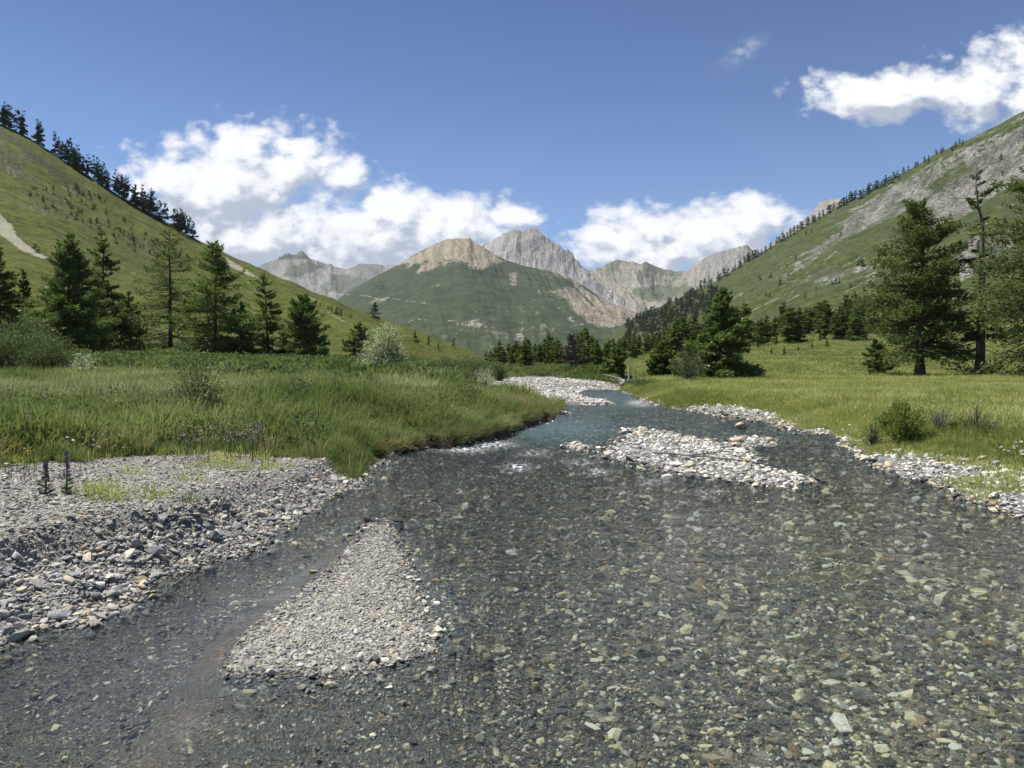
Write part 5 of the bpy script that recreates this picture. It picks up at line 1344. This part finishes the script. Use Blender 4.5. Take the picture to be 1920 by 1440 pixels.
M_TAN = stone_material('tan_stone', [(0.0, (0.42, 0.34, 0.22)), (1.0, (0.52, 0.45, 0.33))], (0.55, 0.55, 0.55))
M_PALE = stone_material('pale_stone', [(0.0, (0.55, 0.52, 0.42)), (1.0, (0.62, 0.60, 0.52))], (0.6, 0.6, 0.55))
M_SLATE = stone_material('slate_stone', [(0.0, (0.16, 0.175, 0.20)), (1.0, (0.27, 0.28, 0.30))])
M_GREYST = stone_material('grey_stone', [(0.0, (0.26, 0.265, 0.27)), (1.0, (0.42, 0.41, 0.39))])
def single(px, py, wpx, label, mat, seed, flat=0.55, up=0.0, depth=0.75, name='stone', group=None, mesh=None, turn=None, Y=None):
    q = look(px, py)
    if Y: q = Vector((float(ray(px, 675)[0]) * Y, Y, float(P(px, py, Y)[2])))
    w_ = wpx / F * q.y * 0.5
    if mesh is None:
        V, Fc = rock_shape(3, seed, 13, 0.07); mesh = mesh_np('stone', V, Fc, [mat], smooth=False)
    o = link(name, mesh, label=label, category='stone')
    if group: o['group'] = group
    o.location = (q.x, q.y, max(q.z, -0.12) + w_ * flat * 0.45 + up)
    o.scale = (w_, w_ * depth, w_ * flat)
    o.rotation_euler = (rng.normal(0, 0.12), rng.normal(0, 0.12), rng.normal(0, 0.3) if turn is None else turn)
    return o
single(1392, 830, 34, 'large tan boulder in the stream, biggest of its cluster', M_TAN, 41, 0.55)
single(1392, 819, 26, 'tan boulder lying on top behind the biggest one of the cluster', M_TAN, 42, 0.7, 0.12)
single(1443, 831, 24, 'round tan boulder at the right end of the cluster', M_TAN, 43, 0.6)
single(1416, 832, 20, 'pale stone between the tan boulders of the cluster', M_PALE, 44, 0.6)
single(1372, 815, 20, 'grey stone at the back left of the tan boulder cluster', M_GREYST, 45, 0.5)
single(1426, 820, 12, 'small grey stone at the back right of the tan boulders', M_GREYST, 46, 0.6)
single(1355, 798, 28, 'tan stone alone in the water near the right shingle', M_TAN, 47, 0.45)
single(1295, 784, 15, 'dark tan stone alone in the water near the far right shingle', M_TAN, 48, 0.5)
single(1341, 786, 15, 'flat pale stone barely above the water behind the lone tan one', M_PALE, 49, 0.25)
single(1335, 817, 26, 'flat pale stones breaking the water left of the tan boulders', M_PALE, 50, 0.25)
single(1409, 856, 13, 'round pale yellow stone at the right edge of the midstream bar', M_PALE, 51, 0.8)
single(1410, 868, 18, 'grey stone on the right edge of the midstream bar', M_GREYST, 52, 0.55)
single(1290, 880, 44, 'long flat tan slab at the front edge of the midstream bar', M_TAN, 53, 0.3)
single(1243, 835, 11, 'dark stone in the middle of the midstream bar', M_SLATE, 54, 0.7)
single(1483, 913, 13, 'yellowish stone at the right tip of the midstream bar', M_PALE, 55, 0.6)
single(1440, 876, 20, 'pale round stone under the end of the long stick', M_GREYST, 56, 0.6)
single(742, 1244, 30, 'white stone lying at the foot of the near gravel bar', M_PALE, 57, 0.5)
single(846, 1166, 24, 'brown mossy stone in the shallows right of the near bar', M_TAN, 58, 0.5)
single(760, 1246, 14, 'small grey stone touching the white stone', M_GREYST, 59, 0.5)
single(413, 956, 15, 'upright yellow stone on the slope of the left bank', M_PALE, 60, 1.2)
single(649, 912, 26, 'pale rounded stone at the far end of the left rubble', M_PALE, 61, 0.55)
single(285, 1040, 46, 'large grey slab resting in the left rubble', M_GREYST, 62, 0.4)
single(258, 1030, 24, 'upright grey stone leaning behind the large slab', M_GREYST, 63, 1.3)
single(115, 1163, 44, 'grey and yellow stone at the waterline of the left rubble', M_GREYST, 64, 0.5)
single(48, 1170, 30, 'blue grey pointed slab at the waterline by the left edge', M_SLATE, 65, 0.7)
single(10, 1192, 44, 'dark flat stone cut by the left edge at the waterline', M_SLATE, 66, 0.5)
single(183, 1010, 22, 'round pale stone under the overhang of the bank', M_PALE, 67, 0.8)
single(206, 995, 14, 'small round yellowish stone high on the bank slope', M_PALE, 68, 0.9)
single(505, 980, 30, 'dark slate leaning at the edge of the channel', M_SLATE, 69, 0.45)
single(348, 1032, 16, 'cream angular stone right of the large slab', M_PALE, 70, 0.8)
single(185, 1112, 30, 'yellowish stone among the lower left rubble', M_PALE, 71, 0.6)
single(415, 888, 20, 'flat dark edged stone alone on the gravel terrace', M_GREYST, 72, 0.25)
single(1870, 892, 30, 'broad pale yellow stone on the right shore', M_PALE, 73, 0.3)
single(1005, 1080, 26, 'dark brown stone just under the water in midstream', M_SLATE, 74, 0.3)
single(1050, 1372, 36, 'dark grey slab with a white edge in the near streambed', M_SLATE, 75, 0.35)
single(12, 877, 20, 'tan stone half hidden in grass at the left edge', M_TAN, 76, 0.6)
# the rest of the larger rubble on the left bank: stones alike
RUB = []
for i in range(10):
    V, Fc = rock_shape(2, 700 + i, 8, 0.06)
    RUB += [mesh_np('stone', V, Fc, [mm], smooth=False) for mm in ((M_GREYST, M_SLATE, M_GREYST, M_PALE)[i % 4],)]
n = 0
band = [(-10, 1190), (-10, 1050), (120, 1040), (230, 1010), (330, 1000), (480, 950), (600, 905), (690, 860), (715, 868), (660, 912), (560, 970), (480, 1028), (380, 1054), (290, 1085), (200, 1130), (120, 1165)]
while n < 290:
    px, py = rng.uniform(-10, 715), rng.uniform(850, 1195)
    if sdf(np.array([px]), np.array([py]), band)[0] < 0: continue
    wpx = np.exp(rng.normal(math.log(13.5), 0.36)) * np.interp(px, [0, 300, 700], [1.25, 0.95, 0.65])
    single(px, py, wpx, 'angular grey stone lying in the rubble of the left bank', None, 0, rng.uniform(0.3, 0.7), mesh=RUB[rng.integers(len(RUB))], name='rubble_stone', group='larger stones of the left bank rubble', turn=rng.uniform(0, 6.28)); n += 1

# ------------------------------------------------------------------ the air between here and the mountains
def haze(density):
    m = bpy.data.materials.new('haze'); m.use_nodes = True
    t = NT(m.node_tree); m.node_tree.nodes.clear()
    v = t.n('ShaderNodeVolumePrincipled'); v.inputs['Color'].default_value = (0.80, 0.89, 1.0, 1); v.inputs['Density'].default_value = density
    o = t.n('ShaderNodeOutputMaterial'); t.put(o.inputs['Volume'], v.outputs[0])
    x0, x1, y0, y1, z0, z1 = -9500, 9500, -3500, 9000, -420, 1900
    V = [(x, y, z) for x in (x0, x1) for y in (y0, y1) for z in (z0, z1)]
    Fq = [(0, 1, 3, 2), (4, 6, 7, 5), (0, 4, 5, 1), (2, 3, 7, 6), (0, 2, 6, 4), (1, 5, 7, 3)]
    link('haze', mesh_np('haze', np.array(V, float), np.array(Fq), [m], smooth=False), kind='stuff')
haze(2.8e-5)
cy.volume_bounces = 0
